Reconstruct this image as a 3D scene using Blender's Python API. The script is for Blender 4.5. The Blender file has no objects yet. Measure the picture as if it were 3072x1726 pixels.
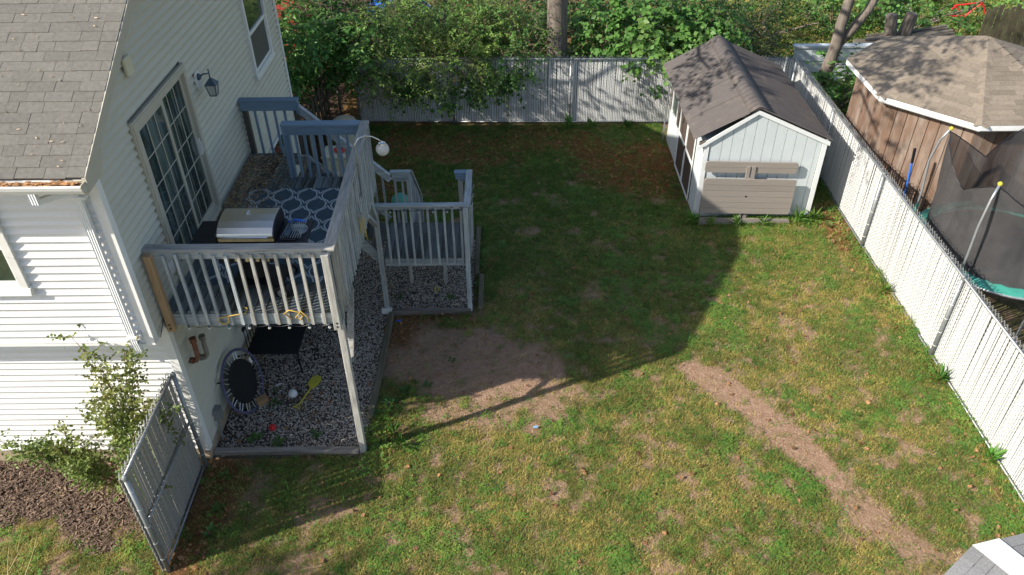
import bpy, math, random
import numpy as np
from mathutils import Vector, Matrix, Euler, noise as mnoise
random.seed(7); rng = np.random.default_rng(11)
R = math.radians
sc = bpy.context.scene
col = sc.collection

# ------------------------------------------------------------------ camera
PITCH, YAW, ROLL, FPX = 0.655, 0.002, -0.008, 2366.0
fw = Vector((math.sin(YAW)*math.cos(PITCH), math.cos(YAW)*math.cos(PITCH), -math.sin(PITCH)))
r0 = Vector((math.cos(YAW), -math.sin(YAW), 0)); u0 = r0.cross(fw)
rr = r0*math.cos(ROLL)+u0*math.sin(ROLL); uu = -r0*math.sin(ROLL)+u0*math.cos(ROLL)
cam = bpy.data.objects.new('camera', bpy.data.cameras.new('camera')); col.objects.link(cam)
cam.matrix_world = Matrix(((rr.x, uu.x, -fw.x, 4.397), (rr.y, uu.y, -fw.y, -7.142), (rr.z, uu.z, -fw.z, 9.029), (0, 0, 0, 1)))
cam.data.sensor_width = 36; cam.data.lens = 36*FPX/3072; cam.data.clip_end = 900; cam.data.clip_start = .05
sc.camera = cam
# ------------------------------------------------------------------ sky, sun, exposure
SUN_EL, SUN_AZ = R(33.2), math.atan2(.407, .913)          # light travels towards +x +y
w = bpy.data.worlds.new('World'); sc.world = w; w.use_nodes = True
nt = w.node_tree; nt.nodes.clear()
sky = nt.nodes.new('ShaderNodeTexSky'); sky.sky_type = 'NISHITA'; sky.sun_disc = False
sky.sun_elevation = SUN_EL; sky.sun_rotation = math.atan2(-math.cos(SUN_AZ), -math.sin(SUN_AZ))
sky.air_density = 1.0; sky.dust_density = 1.5; sky.ozone_density = 1.0
bg = nt.nodes.new('ShaderNodeBackground'); bg.inputs['Strength'].default_value = 0.115
wo = nt.nodes.new('ShaderNodeOutputWorld')
nt.links.new(sky.outputs[0], bg.inputs[0]); nt.links.new(bg.outputs[0], wo.inputs[0])
sl = bpy.data.lights.new('sun', 'SUN'); sl.energy = 5.0; sl.angle = R(.55); sl.color = (1, .93, .82)
sun = bpy.data.objects.new('sun', sl); col.objects.link(sun)
sd = Vector((math.cos(SUN_AZ)*math.cos(SUN_EL), math.sin(SUN_AZ)*math.cos(SUN_EL), -math.sin(SUN_EL)))
sun.rotation_euler = sd.to_track_quat('-Z', 'Y').to_euler(); sun.location = (-20, -10, 25)
vs = sc.view_settings; vs.view_transform = 'Standard'; vs.look = 'None'; vs.exposure = 0.68; vs.gamma = 1; vs.use_curve_mapping = False

# ------------------------------------------------------------------ materials
MATS = {}
def mat(name, c, rough=.8, var=.12, nscale=6, stretch=(1, 1, 1), c2=None, c2amt=(.45, .7), c2scale=3, bump=.15, bscale=40,
        metal=0, spec=.35, objvar=.0, islvar=0., trans=0., alpha=1., coat=0, bstretch=None, emit=None):
    m = bpy.data.materials.new(name); m.use_nodes = True; t = m.node_tree; N = t.nodes; L = t.links
    b = N['Principled BSDF']; b.inputs['Roughness'].default_value = rough; b.inputs['Metallic'].default_value = metal
    b.inputs['Specular IOR Level'].default_value = spec; b.inputs['Alpha'].default_value = alpha
    b.inputs['Coat Weight'].default_value = coat
    tc = N.new('ShaderNodeTexCoord'); mp = N.new('ShaderNodeMapping'); mp.inputs['Scale'].default_value = stretch
    L.new(tc.outputs['Object'], mp.inputs[0])
    oi = N.new('ShaderNodeObjectInfo')
    ad = N.new('ShaderNodeVectorMath'); ad.operation = 'ADD'
    cb = N.new('ShaderNodeVectorMath'); cb.operation = 'SCALE'; cb.inputs['Scale'].default_value = 37.
    cr = N.new('ShaderNodeCombineXYZ')
    for i in range(3): L.new(oi.outputs['Random'], cr.inputs[i])
    L.new(cr.outputs[0], cb.inputs[0]); L.new(mp.outputs[0], ad.inputs[0]); L.new(cb.outputs[0], ad.inputs[1])
    n1 = N.new('ShaderNodeTexNoise'); n1.inputs['Scale'].default_value = nscale; n1.inputs['Detail'].default_value = 6; n1.inputs['Roughness'].default_value = .65
    L.new(ad.outputs[0], n1.inputs['Vector'])
    base = N.new('ShaderNodeRGB'); base.outputs[0].default_value = (*c, 1); out = base.outputs[0]
    if c2 is not None:
        n2 = N.new('ShaderNodeTexNoise'); n2.inputs['Scale'].default_value = c2scale; n2.inputs['Detail'].default_value = 7; n2.inputs['Roughness'].default_value = .7
        L.new(ad.outputs[0], n2.inputs['Vector'])
        mr = N.new('ShaderNodeMapRange'); mr.inputs[1].default_value = c2amt[0]; mr.inputs[2].default_value = c2amt[1]
        L.new(n2.outputs['Fac'], mr.inputs[0])
        mx = N.new('ShaderNodeMix'); mx.data_type = 'RGBA'; mx.inputs[7].default_value = (*c2, 1)
        L.new(out, mx.inputs[6]); L.new(mr.outputs[0], mx.inputs[0]); out = mx.outputs[2]
    hv = N.new('ShaderNodeHueSaturation'); L.new(out, hv.inputs['Color'])
    mr2 = N.new('ShaderNodeMapRange'); mr2.inputs[1].default_value = .25; mr2.inputs[2].default_value = .75
    mr2.inputs[3].default_value = 1-var; mr2.inputs[4].default_value = 1+var; L.new(n1.outputs['Fac'], mr2.inputs[0])
    val = mr2.outputs[0]
    def mul(src, amt, val):
        r_ = N.new('ShaderNodeMapRange'); r_.inputs[3].default_value = 1-amt; r_.inputs[4].default_value = 1+amt; L.new(src, r_.inputs[0])
        mm = N.new('ShaderNodeMath'); mm.operation = 'MULTIPLY'; L.new(val, mm.inputs[0]); L.new(r_.outputs[0], mm.inputs[1]); return mm.outputs[0]
    if objvar: val = mul(oi.outputs['Random'], objvar, val)
    if islvar:
        ge = N.new('ShaderNodeNewGeometry'); val = mul(ge.outputs['Random Per Island'], islvar, val)
    L.new(val, hv.inputs['Value']); L.new(hv.outputs[0], b.inputs['Base Color'])
    if bump:
        n3 = N.new('ShaderNodeTexNoise'); n3.inputs['Scale'].default_value = bscale; n3.inputs['Detail'].default_value = 4
        if bstretch:
            mp3 = N.new('ShaderNodeMapping'); mp3.inputs['Scale'].default_value = bstretch; L.new(tc.outputs['Object'], mp3.inputs[0]); L.new(mp3.outputs[0], n3.inputs['Vector'])
        else: L.new(ad.outputs[0], n3.inputs['Vector'])
        bp = N.new('ShaderNodeBump'); bp.inputs['Strength'].default_value = bump; bp.inputs['Distance'].default_value = .01
        L.new(n3.outputs['Fac'], bp.inputs['Height']); L.new(bp.outputs[0], b.inputs['Normal'])
    if trans:
        tr = N.new('ShaderNodeBsdfTranslucent'); L.new(hv.outputs[0], tr.inputs[0]); ms = N.new('ShaderNodeMixShader'); ms.inputs[0].default_value = trans
        o = N['Material Output']; L.new(b.outputs[0], ms.inputs[1]); L.new(tr.outputs[0], ms.inputs[2]); L.new(ms.outputs[0], o.inputs[0])
    if emit: b.inputs['Emission Color'].default_value = (*emit[0], 1); b.inputs['Emission Strength'].default_value = emit[1]
    MATS[name] = m; return m
def wood(name, c, axis='y', **k):
    s = {'x': (1.2, 14, 14), 'y': (14, 1.2, 14), 'z': (14, 14, 1.2)}[axis]
    d = dict(rough=.85, var=.4, nscale=2.2, stretch=s, bump=.35, bscale=3., objvar=.13); d.update(k)
    return mat(name, c, **d)
mat('siding', (.52, .50, .415), rough=.5, var=.03, nscale=1.5, bump=.05, bscale=60, objvar=.015, c2=(.43, .42, .35), c2amt=(.55, .9), c2scale=.8)  # same vinyl as the front wall, toned down for the shaded side
mat('siding_sunlit', (.74, .745, .75), rough=.5, var=.03, nscale=2, bump=.05, bscale=60, objvar=.012)  # same vinyl whitened for the front; sun glare put into the colour
mat('trim', (.74, .74, .72), rough=.5, var=.05, bump=.03, c2=(.5, .48, .42), c2amt=(.66, .85), c2scale=4)
mat('trim_old', (.66, .66, .63), rough=.65, var=.1, bump=.2, c2=(.33, .3, .25), c2amt=(.58, .72), c2scale=9)
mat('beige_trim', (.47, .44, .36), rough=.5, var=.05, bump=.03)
mat('shingle', (.150, .143, .128), rough=.95, var=.25, nscale=26, bump=.7, bscale=160, objvar=.085, c2=(.21, .195, .165), c2amt=(.5, .75), c2scale=120)
mat('shingle_tan', (.205, .172, .135), rough=.95, var=.22, nscale=26, bump=.6, bscale=160, objvar=.17, c2=(.29, .24, .19), c2amt=(.5, .75), c2scale=100)
mat('shingle_grey', (.24, .24, .24), rough=.95, var=.3, nscale=60, bump=.7, bscale=160, objvar=.08, c2=(.5, .5, .49), c2amt=(.55, .7), c2scale=150)
for a in 'xyz':
    wood('deck_'+a, (.31, .345, .36), a, c2=(.48, .49, .48), c2amt=(.5, .72), c2scale=1.4)
    wood('worn_'+a, (.34, .335, .31), a, c2=(.17, .165, .15), c2amt=(.52, .75), c2scale=1.6)
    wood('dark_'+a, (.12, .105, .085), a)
    wood('blue_'+a, (.185, .265, .345), a, var=.2, c2=(.27, .30, .32), c2amt=(.58, .76), c2scale=1.2)
wood('deck_floor', (.17, .20, .205), 'y', c2=(.045, .042, .03), c2amt=(.40, .60), c2scale=.3, var=.35)
wood('landing_floor', (.14, .15, .145), 'y', c2=(.05, .045, .035), c2amt=(.42, .62), c2scale=.25, var=.3)
wood('new_wood', (.42, .27, .15), 'z', var=.3, c2=(.2, .11, .05), c2amt=(.6, .72), c2scale=.7)
wood('timber_x', (.26, .23, .2), 'x', var=.3, c2=(.1, .085, .065), c2amt=(.45, .65), c2scale=.5)
wood('timber_y', (.15, .13, .09), 'y', var=.3, c2=(.07, .07, .04), c2amt=(.45, .65), c2scale=.5)
mat('slat', (.62, .625, .62), rough=.45, var=.06, nscale=3, bump=.03, objvar=.09, c2=(.42, .42, .38), c2amt=(.56, .8), c2scale=2.5)
mat('slat_beige', (.33, .31, .27), rough=.45, var=.04, nscale=3, bump=.03, objvar=.06)
mat('galv', (.30, .32, .33), rough=.45, var=.12, metal=.55, bump=.03)
mat('wire', (.34, .35, .35), rough=.45, var=.08, metal=.4, bump=0)
mat('wire_white', (.72, .73, .72), rough=.5, var=.05, bump=0)
mat('glass', (.02, .035, .035), rough=.03, var=.4, nscale=2.2, spec=.9, bump=0, c2=(.13, .17, .15), c2amt=(.48, .62), c2scale=1.6, stretch=(1, 6, .3))  # paler streaks painted in as curtain strips and reflection
mat('glass2', (.035, .055, .035), rough=.05, var=.4, nscale=9, spec=.8, bump=0)
mat('screen', (.09, .095, .09), rough=.6, var=.2, nscale=90, bump=0)
mat('curtain', (.16, .21, .22), rough=.9, var=.25, nscale=9, stretch=(1, 3, .1), bump=0)
mat('black', (.012, .012, .016), rough=.35, var=.2, bump=.03)
mat('black_matte', (.012, .012, .012), rough=.9, var=.2, bump=.1)
mat('steel', (.60, .59, .54), rough=.28, var=.08, nscale=3, metal=1, bump=.02, bscale=9)
mat('chrome', (.7, .7, .7), rough=.15, metal=1, var=.05, bump=0)
mat('rug', (.06, .095, .12), rough=.95, var=.2, nscale=40, bump=.3, bscale=200)
mat('rug_line', (.47, .51, .53), rough=.95, var=.12, nscale=40, bump=.3, bscale=200)
mat('rust', (.2, .075, .04), rough=.9, var=.35, nscale=22, bump=.5, c2=(.16, .15, .13), c2amt=(.5, .7), c2scale=14)
mat('pipe_grey', (.23, .22, .19), rough=.9, var=.3, nscale=20, bump=.5, c2=(.12, .07, .03), c2amt=(.5, .7), c2scale=12)
mat('concrete', (.36, .29, .2), rough=.95, var=.2, nscale=9, bump=.4, c2=(.22, .2, .16), c2amt=(.5, .7))
mat('shed_wall', (.52, .565, .575), rough=.6, var=.05, nscale=3, bump=.35, bscale=7, bstretch=(9, 9, 1.6))
mat('shed_trim', (.68, .70, .70), rough=.5, var=.04, bump=.05)
mat('shed_dark', (.075, .055, .045), rough=.7, var=.25, nscale=4, stretch=(8, 8, 1), bump=.2)
mat('roof_brown', (.092, .08, .076), rough=.62, var=.16, nscale=4, bump=.1, c2=(.15, .12, .10), c2amt=(.55, .75), c2scale=2)
mat('table_grey', (.255, .225, .20), rough=.7, var=.08, nscale=2, stretch=(1, 14, 14), bump=.15, objvar=.05)
mat('tplywood', (.16, .10, .07), rough=.85, var=.25, nscale=2.2, stretch=(5, 5, 1), bump=.3, objvar=.06, c2=(.25, .205, .17), c2amt=(.42, .66), c2scale=.7)
mat('gutter_white', (.78, .79, .79), rough=.4, var=.06, bump=.02, c2=(.45, .44, .4), c2amt=(.62, .8), c2scale=12)
mat('lantern_blue', (.06, .09, .12), rough=.5, var=.2, bump=.05)
mat('frost', (.45, .47, .45), rough=.25, var=.15, spec=.6, bump=0)
mat('cream', (.60, .57, .42), rough=.5, var=.06, bump=.03)
mat('beige_plastic', (.42, .38, .29), rough=.7, var=.12, nscale=14, bump=.1)
mat('yellow', (.50, .43, .05), rough=.4, var=.1, bump=.03)
mat('white_plastic', (.7, .7, .68), rough=.5, var=.08, bump=.02)
mat('red', (.6, .03, .03), rough=.4, var=.1, bump=.02)
mat('blue', (.03, .14, .55), rough=.45, var=.15, bump=.02)
mat('teal', (.06, .34, .27), rough=.55, var=.18, nscale=5, bump=.05, c2=(.25, .38, .33), c2amt=(.5, .7))
mat('purple', (.09, .085, .15), rough=.7, var=.15, bump=.1)
mat('spring', (.5, .52, .5), rough=.35, metal=.6, bump=0, islvar=.2)
mat('tramp_bed', (.05, .048, .048), rough=.85, var=.25, nscale=4, bump=.1)
mat('net', (.06, .058, .06), rough=.8, var=.3, nscale=3, alpha=.76, bump=0)
mat('grey_pole', (.38, .40, .42), rough=.35, metal=.6, var=.1, bump=0)
mat('globe', (.75, .72, .68), rough=.12, var=.3, nscale=30, spec=.8, bump=.2, bscale=60, alpha=.6)
mat('bulb', (.7, .72, .7), rough=.05, spec=.8, bump=0, alpha=.4)
mat('rope', (.5, .33, .07), rough=.8, var=.3, nscale=60, bump=.1)
mat('gold', (.6, .48, .15), rough=.4, metal=.5, bump=0)
mat('bark', (.15, .125, .105), rough=.95, var=.4, nscale=3, stretch=(7, 7, 1), bump=1., bscale=4, bstretch=(9, 9, 1.3), c2=(.24, .21, .18), c2amt=(.5, .7), c2scale=2)
mat('twig', (.16, .12, .08), rough=.95, var=.3, bump=.2)
mat('twig_yellow', (.3, .25, .1), rough=.95, var=.3, bump=.2)
mat('white_building', (.55, .60, .62), rough=.6, var=.05, bump=.03)
mat('red_paint', (.42, .06, .05), rough=.7, var=.2, nscale=5, bump=.1, objvar=.15)
mat('tarp', (.02, .13, .5), rough=.5, var=.25, nscale=3, bump=.4, bscale=6)
mat('stockade', (.085, .07, .045), rough=.95, var=.35, nscale=3, stretch=(9, 9, 1), bump=.4, objvar=.25, c2=(.07, .09, .04), c2amt=(.5, .7))
def leafmat(name, c, v=.35, tr=.35, c2=None):
    return mat(name, c, rough=.5, var=.12, nscale=1.2, bump=0, islvar=v, trans=tr, spec=.35, c2=c2, c2amt=(.48, .66), c2scale=.9)
leafmat('leaf_a', (.10, .23, .05), c2=(.155, .27, .06))
leafmat('leaf_b', (.15, .285, .06), c2=(.26, .34, .08))
leafmat('leaf_c', (.085, .21, .045), c2=(.13, .25, .055))
leafmat('leaf_d', (.085, .15, .04), c2=(.17, .19, .055))
leafmat('leaf_shaded', (.04, .105, .024), c2=(.07, .14, .03))  # darkened leaf copy; shade painted in behind gaps of the nearer shrubs
leafmat('leaf_rose', (.16, .225, .055), c2=(.27, .26, .07))
leafmat('weed', (.075, .165, .04), c2=(.11, .19, .04))
leafmat('vine', (.06, .16, .03))
mat('pebble', (.44, .375, .30), rough=.85, var=.15, bump=.2, objvar=.55, c2=(.36, .32, .28), c2amt=(.5, .6), c2scale=2)
mat('chip', (.17, .115, .085), rough=.95, var=.2, bump=.3, objvar=.5, c2=(.30, .23, .17), c2amt=(.55, .62), c2scale=2)
mat('dead_leaf', (.24, .115, .05), rough=.8, var=.2, bump=.1, objvar=.5, c2=(.34, .22, .12), c2amt=(.5, .6), c2scale=3, trans=.2)
mat('straw', (.42, .34, .19), rough=.8, var=.1, bump=0, objvar=.35)
def grassmat(name, c, c2, tr=.3):
    m = mat(name, c, rough=.55, var=.05, bump=0, objvar=.38, trans=tr, spec=.3, c2=c2, c2amt=(.45, .56), c2scale=1.1); return m
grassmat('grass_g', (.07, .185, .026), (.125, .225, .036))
grassmat('grass_y', (.50, .405, .14), (.40, .345, .09))
grassmat('grass_sunlit', (.20, .205, .05), (.27, .245, .07))  # olive blade copy carrying the sunlit tone of the front lawn
grassmat('clover', (.09, .22, .045), (.20, .30, .055))
M = MATS

# ------------------------------------------------------------------ mesh helpers
class MB:
    def __init__(s): s.v = []; s.f = []
    def add(s, vs_, fs):
        o = len(s.v); s.v += [tuple(p) for p in vs_]; s.f += [tuple(i+o for i in f) for f in fs]; return s
    def hexa(s, b, t):                       # bottom quad, top quad (same winding, ccw from above)
        return s.add(list(b)+list(t), [(3, 2, 1, 0), (4, 5, 6, 7), (0, 1, 5, 4), (1, 2, 6, 5), (2, 3, 7, 6), (3, 0, 4, 7)])
    def box(s, x0, x1, y0, y1, z0, z1):
        return s.hexa([(x0, y0, z0), (x1, y0, z0), (x1, y1, z0), (x0, y1, z0)], [(x0, y0, z1), (x1, y0, z1), (x1, y1, z1), (x0, y1, z1)])
    def bar(s, a, b, wx, wy, up=(0, 0, 1)):   # box along a->b, wx sideways, wy along up
        a = Vector(a); b = Vector(b); d = (b-a).normalized(); u_ = Vector(up); x = d.cross(u_)
        if x.length < 1e-4: x = d.cross(Vector((1, 0, 0)))
        x.normalize(); y = x.cross(d).normalized(); x = x*wx/2; y = y*wy/2
        q = lambda p: [p-x-y, p+x-y, p+x+y, p-x+y]
        return s.hexa(q(a), q(b))
    def tube(s, pts, r, n=8, cap=True, closed=False, jit=0):
        pts = [Vector(p) for p in pts]; k = len(pts); rs = r if hasattr(r, '__len__') else [r]*k
        ring = []; prev = None
        for i, p in enumerate(pts):
            d = (pts[(i+1) % k]-pts[i-1]) if closed else (pts[min(i+1, k-1)]-pts[max(i-1, 0)])
            d.normalize()
            if prev is None:
                x = d.orthogonal().normalized()
            else:
                x = prev-d*prev.dot(d); x = x.normalized() if x.length > 1e-5 else d.orthogonal().normalized()
            prev = x; y = d.cross(x)
            for j in range(n):
                a = 2*math.pi*j/n; q = rs[i]*(1+(random.uniform(-jit, jit) if jit else 0)); ring.append(p+x*math.cos(a)*q+y*math.sin(a)*q)
        fs = []
        for i in range(k if closed else k-1):
            for j in range(n):
                a = i*n+j; b_ = i*n+(j+1) % n; c = ((i+1) % k)*n+(j+1) % n; d_ = ((i+1) % k)*n+j; fs.append((a, b_, c, d_))
        if cap and not closed: fs.append(tuple(range(n-1, -1, -1))); fs.append(tuple((k-1)*n+j for j in range(n)))
        return s.add(ring, fs)
    def lathe(s, c, prof, n=16, axis='z'):
        c = Vector(c); vs_ = []
        for r_, h in prof:
            for j in range(n):
                a = 2*math.pi*j/n; p = (r_*math.cos(a), r_*math.sin(a), h)
                if axis == 'x': p = (h, p[0], p[1])
                if axis == 'y': p = (p[1], h, p[0])
                vs_.append(c+Vector(p))
        k = len(prof); fs = [(i*n+j, i*n+(j+1) % n, (i+1)*n+(j+1) % n, (i+1)*n+j) for i in range(k-1) for j in range(n)]
        fs.append(tuple(range(n-1, -1, -1))); fs.append(tuple((k-1)*n+j for j in range(n)))
        return s.add(vs_, fs)
    def prism(s, poly, off):                 # polygon of 3D points extruded by vector off
        n = len(poly); o = Vector(off); a = [Vector(p) for p in poly]
        return s.add(a+[p+o for p in a], [tuple(range(n-1, -1, -1)), tuple(range(n, 2*n))]+[(i, (i+1) % n, n+(i+1) % n, n+i) for i in range(n)])
    def sphere(s, c, r, nu=14, nv=8, sq=(1, 1, 1)):
        prof = [(max(1e-3, math.sin(math.pi*i/nv))*r, -math.cos(math.pi*i/nv)*r) for i in range(nv+1)]
        o = len(s.v); s.lathe((0, 0, 0), prof, nu)
        s.v[o:] = [(p[0]*sq[0]+c[0], p[1]*sq[1]+c[1], p[2]*sq[2]+c[2]) for p in s.v[o:]]; return s
    def mesh(s, name):
        me = bpy.data.meshes.new(name); me.from_pydata(s.v, [], s.f); me.update(); return me
    def build(s, name, m, parent=None, loc=(0, 0, 0), smooth=False, bevel=0):
        me = s.mesh(name); me.materials.append(M[m] if isinstance(m, str) else m)
        if smooth: me.shade_smooth()
        return link(name, me, parent, loc, bevel)
WLOC = {}
def link(name, me, parent=None, loc=(0, 0, 0), bevel=0):
    o = bpy.data.objects.new(name, me); col.objects.link(o); o.location = loc; WLOC[o.name] = Vector(loc)
    if parent is not None:
        o.parent = parent; o.matrix_parent_inverse = Matrix.Translation(-WLOC[parent.name])
    if bevel:
        b = o.modifiers.new('bevel', 'BEVEL'); b.width = bevel; b.segments = 1; b.limit_method = 'ANGLE'
    return o
def tag(o, label, cat, group=None, kind=None):
    if label: o['label'] = label
    if cat: o['category'] = cat
    if group: o['group'] = group
    if kind: o['kind'] = kind
    return o
def thing(name, loc, label, cat, group=None):
    return tag(link(name, None, None, loc), label, cat, group)
def part(name, parent, loc=(0, 0, 0)): return link(name, None, parent, loc)
def struct(o): o['kind'] = 'structure'; return o
def npmesh(name, V, F, k, m, smooth=False):
    me = bpy.data.meshes.new(name); nf = len(F)
    me.vertices.add(len(V)); me.vertices.foreach_set('co', np.asarray(V, np.float32).ravel())
    me.loops.add(nf*k); me.loops.foreach_set('vertex_index', np.asarray(F, np.int32).ravel())
    me.polygons.add(nf); me.polygons.foreach_set('loop_start', np.arange(0, nf*k, k, dtype=np.int32))
    me.update(calc_edges=True); me.materials.append(M[m] if isinstance(m, str) else m)
    if smooth: me.shade_smooth()
    return me
def box(name, m, parent, *d, bevel=0, **k): return MB().box(*d).build(name, m, parent, bevel=bevel, **k)
def bar(name, m, parent, a, b, wx, wy, up=(0, 0, 1), bevel=0): return MB().bar(a, b, wx, wy, up).build(name, m, parent, bevel=bevel)

# ------------------------------------------------------------------ ground with soil map
def vnoise(x, y, s, seed):
    g = np.random.default_rng(seed).random((256, 256)); x = np.asarray(x)*s+500; y = np.asarray(y)*s+500
    xi = np.floor(x).astype(int); yi = np.floor(y).astype(int); fx = x-xi; fy = y-yi; fx = fx*fx*(3-2*fx); fy = fy*fy*(3-2*fy)
    a = g[xi % 256, yi % 256]; b = g[(xi+1) % 256, yi % 256]; c = g[xi % 256, (yi+1) % 256]; d = g[(xi+1) % 256, (yi+1) % 256]
    return (a*(1-fx)+b*fx)*(1-fy)+(c*(1-fx)+d*fx)*fy
def fbm(x, y, s, seed): return .5*vnoise(x, y, s, seed)+.3*vnoise(x, y, s*2.1, seed+1)+.2*vnoise(x, y, s*4.3, seed+2)
def sstep(a, b, x): t = np.clip((x-a)/(b-a), 0, 1); return t*t*(3-2*t)
def segd(x, y, pts):
    best = np.full(np.shape(x), 99.)
    for (ax, ay, ar), (bx, by, br) in zip(pts[:-1], pts[1:]):
        t = np.clip(((x-ax)*(bx-ax)+(y-ay)*(by-ay))/((bx-ax)**2+(by-ay)**2), 0, 1)
        best = np.minimum(best, np.hypot(x-ax-t*(bx-ax), y-ay-t*(by-ay))-(ar+t*(br-ar)))
    return best
PATH = [(7.42, 2.33, .25), (7.85, 1.86, .30), (8.55, .85, .32), (8.92, .1, .25)]
PATH2 = [(8.9, 0., .2), (9.15, -.45, .22), (9.6, -1.1, .28), (10.2, -1.25, .25)]
def soil_map(x, y):                          # bare earth 0..1
    n = (fbm(x, y, 2.2, 3)-.5)
    s = 1-sstep(-.05, .05, segd(x, y, PATH)+n*.14)
    s = np.maximum(s, .95*(1-sstep(-.2, .2, segd(x, y, PATH2)+n*.75)))
    dd = segd(x, y, [(2.75, 2.85, .75), (3.8, 2.55, .95), (4.75, 2.45, .62)])
    s = np.maximum(s, 1-sstep(-.12, .16, dd+n*.65))
    s = np.maximum(s, .9*(1-sstep(-.1, .15, segd(x, y, [(3.3, 1.45, .25), (4.3, 1.5, .42), (5.2, 1.75, .35)])+n*1.0)))
    pt = fbm(x, y, 2.6, 21); s = np.maximum(s, .8*sstep(.64, .70, pt)*sstep(-3, -2, y)); s = np.maximum(s, .9*sstep(.58, .66, fbm(x, y, 5.5, 23))*(1-.6*sstep(4, 6, y)))
    s = np.maximum(s, .8*(1-sstep(.0, .18, segd(x, y, [(5.9, 4.4, .12), (6.1, 4.35, .1)])+n*.5)))
    return s
def litter_map(x, y):                        # brown leaf litter and needles
    n = (fbm(x, y, 1.3, 9)-.5)
    l = 1-sstep(-.5, .6, segd(x, y, [(6.2, 10.4, .7), (7.3, 9.4, 1.2), (7.9, 8.2, .5)])+n*1.6)
    l = np.maximum(l, .85*(1-sstep(-.4, .5, segd(x, y, [(.8, 10.6, .6), (3., 10.2, 1.), (5.2, 10.5, .8)])+n*2.4)))
    l = np.maximum(l, .8*(1-sstep(0, 1.2, segd(x, y, [(1.0, 6.2, .3), (1.6, 9.5, .5)])+n*1.5)))
    l = np.maximum(l, .9*(1-sstep(0, .3, segd(x, y, [(11.2, 7.2, .1), (11.1, 6.2, .15), (11.0, 5.6, .05)])+n*.5)))
    l = np.maximum(l, .9*(1-sstep(-.05, .3, segd(x, y, [(2.4, 3.3, .22), (2.6, 3.75, .18), (3.4, 3.8, .05)])+n*.4)))
    l = np.maximum(l, .9*(1-sstep(-.05, .35, segd(x, y, [(.1, -1.3, .12), (.25, .3, .2)])+n*.4)))
    l = np.maximum(l, sstep(11.3, 11.7, y)*(.55+.8*n))
    return np.clip(l, 0, 1)
def mulch_map(x, y):
    n = fbm(x, y, 2., 31)-.5
    return (x < -.08)*sstep(-.85, -.55, y+n*.9+.06*np.sin(x*3))
fx_ = np.concatenate([[-300, -60, -20, -8], np.arange(-4.5, 15.01, .09), [17, 19, 22, 26, 40, 80, 300]])
fy_ = np.concatenate([[-300, -40, -12, -6], np.arange(-3, 13.01, .09), [14, 15, 16, 17, 18, 19, 20, 22, 26, 40, 120, 400]])
GX, GY = np.meshgrid(fx_, fy_, indexing='ij')
GZ = (fbm(GX, GY, .8, 5)-.5)*.05*((np.abs(GX) < 30) & (np.abs(GY) < 30))-.01
ny = len(fy_); nx = len(fx_); ii, jj = np.meshgrid(np.arange(nx-1), np.arange(ny-1), indexing='ij'); a = (ii*ny+jj).ravel()
gm = bpy.data.materials.new('lawn_soil'); gm.use_nodes = True; t = gm.node_tree; N = t.nodes; L = t.links; b = N['Principled BSDF']
b.inputs['Roughness'].default_value = .95; b.inputs['Specular IOR Level'].default_value = .15
tc = N.new('ShaderNodeTexCoord')
def nz(scale, det=6): n = N.new('ShaderNodeTexNoise'); n.inputs['Scale'].default_value = scale; n.inputs['Detail'].default_value = det; n.inputs['Roughness'].default_value = .7; L.new(tc.outputs['Object'], n.inputs['Vector']); return n
def ramp(src, p0, c0, p1, c1):
    r_ = N.new('ShaderNodeValToRGB'); e = r_.color_ramp.elements; e[0].position = p0; e[0].color = (*c0, 1); e[1].position = p1; e[1].color = (*c1, 1); L.new(src, r_.inputs[0]); return r_.outputs[0]
def at(n_): x_ = N.new('ShaderNodeAttribute'); x_.attribute_name = n_; return x_.outputs['Fac']
def mixc(f, A, B): m_ = N.new('ShaderNodeMix'); m_.data_type = 'RGBA'; L.new(f, m_.inputs[0]); L.new(A, m_.inputs[6]); L.new(B, m_.inputs[7]); return m_.outputs[2]
thatch = ramp(nz(24).outputs[0], .3, (.07, .085, .028), .7, (.25, .215, .10))
soilc = ramp(nz(9).outputs[0], .3, (.27, .165, .105), .7, (.43, .29, .20))
litc = ramp(nz(30).outputs[0], .35, (.085, .04, .014), .68, (.32, .155, .055))
mulc = ramp(nz(35).outputs[0], .35, (.05, .032, .022), .7, (.17, .11, .08))
cc = mixc(at('soil'), thatch, soilc); cc = mixc(at('litter'), cc, litc); cc = mixc(at('mulch'), cc, mulc); L.new(cc, b.inputs['Base Color'])
bp = N.new('ShaderNodeBump'); bp.inputs['Strength'].default_value = 1.; bp.inputs['Distance'].default_value = .05; L.new(nz(26, 9).outputs[0], bp.inputs['Height']); L.new(bp.outputs[0], b.inputs['Normal'])
M['lawn_soil'] = gm
me = npmesh('ground', np.stack([GX.ravel(), GY.ravel(), GZ.ravel()], 1), np.stack([a, a+ny, a+ny+1, a+1], 1), 4, 'lawn_soil', True)
for nm, fn in (('soil', soil_map), ('litter', litter_map), ('mulch', mulch_map)):
    at_ = me.attributes.new(nm, 'FLOAT', 'POINT'); at_.data.foreach_set('value', fn(GX.ravel(), GY.ravel()).astype(np.float32))
struct(link('ground', me))

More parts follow.
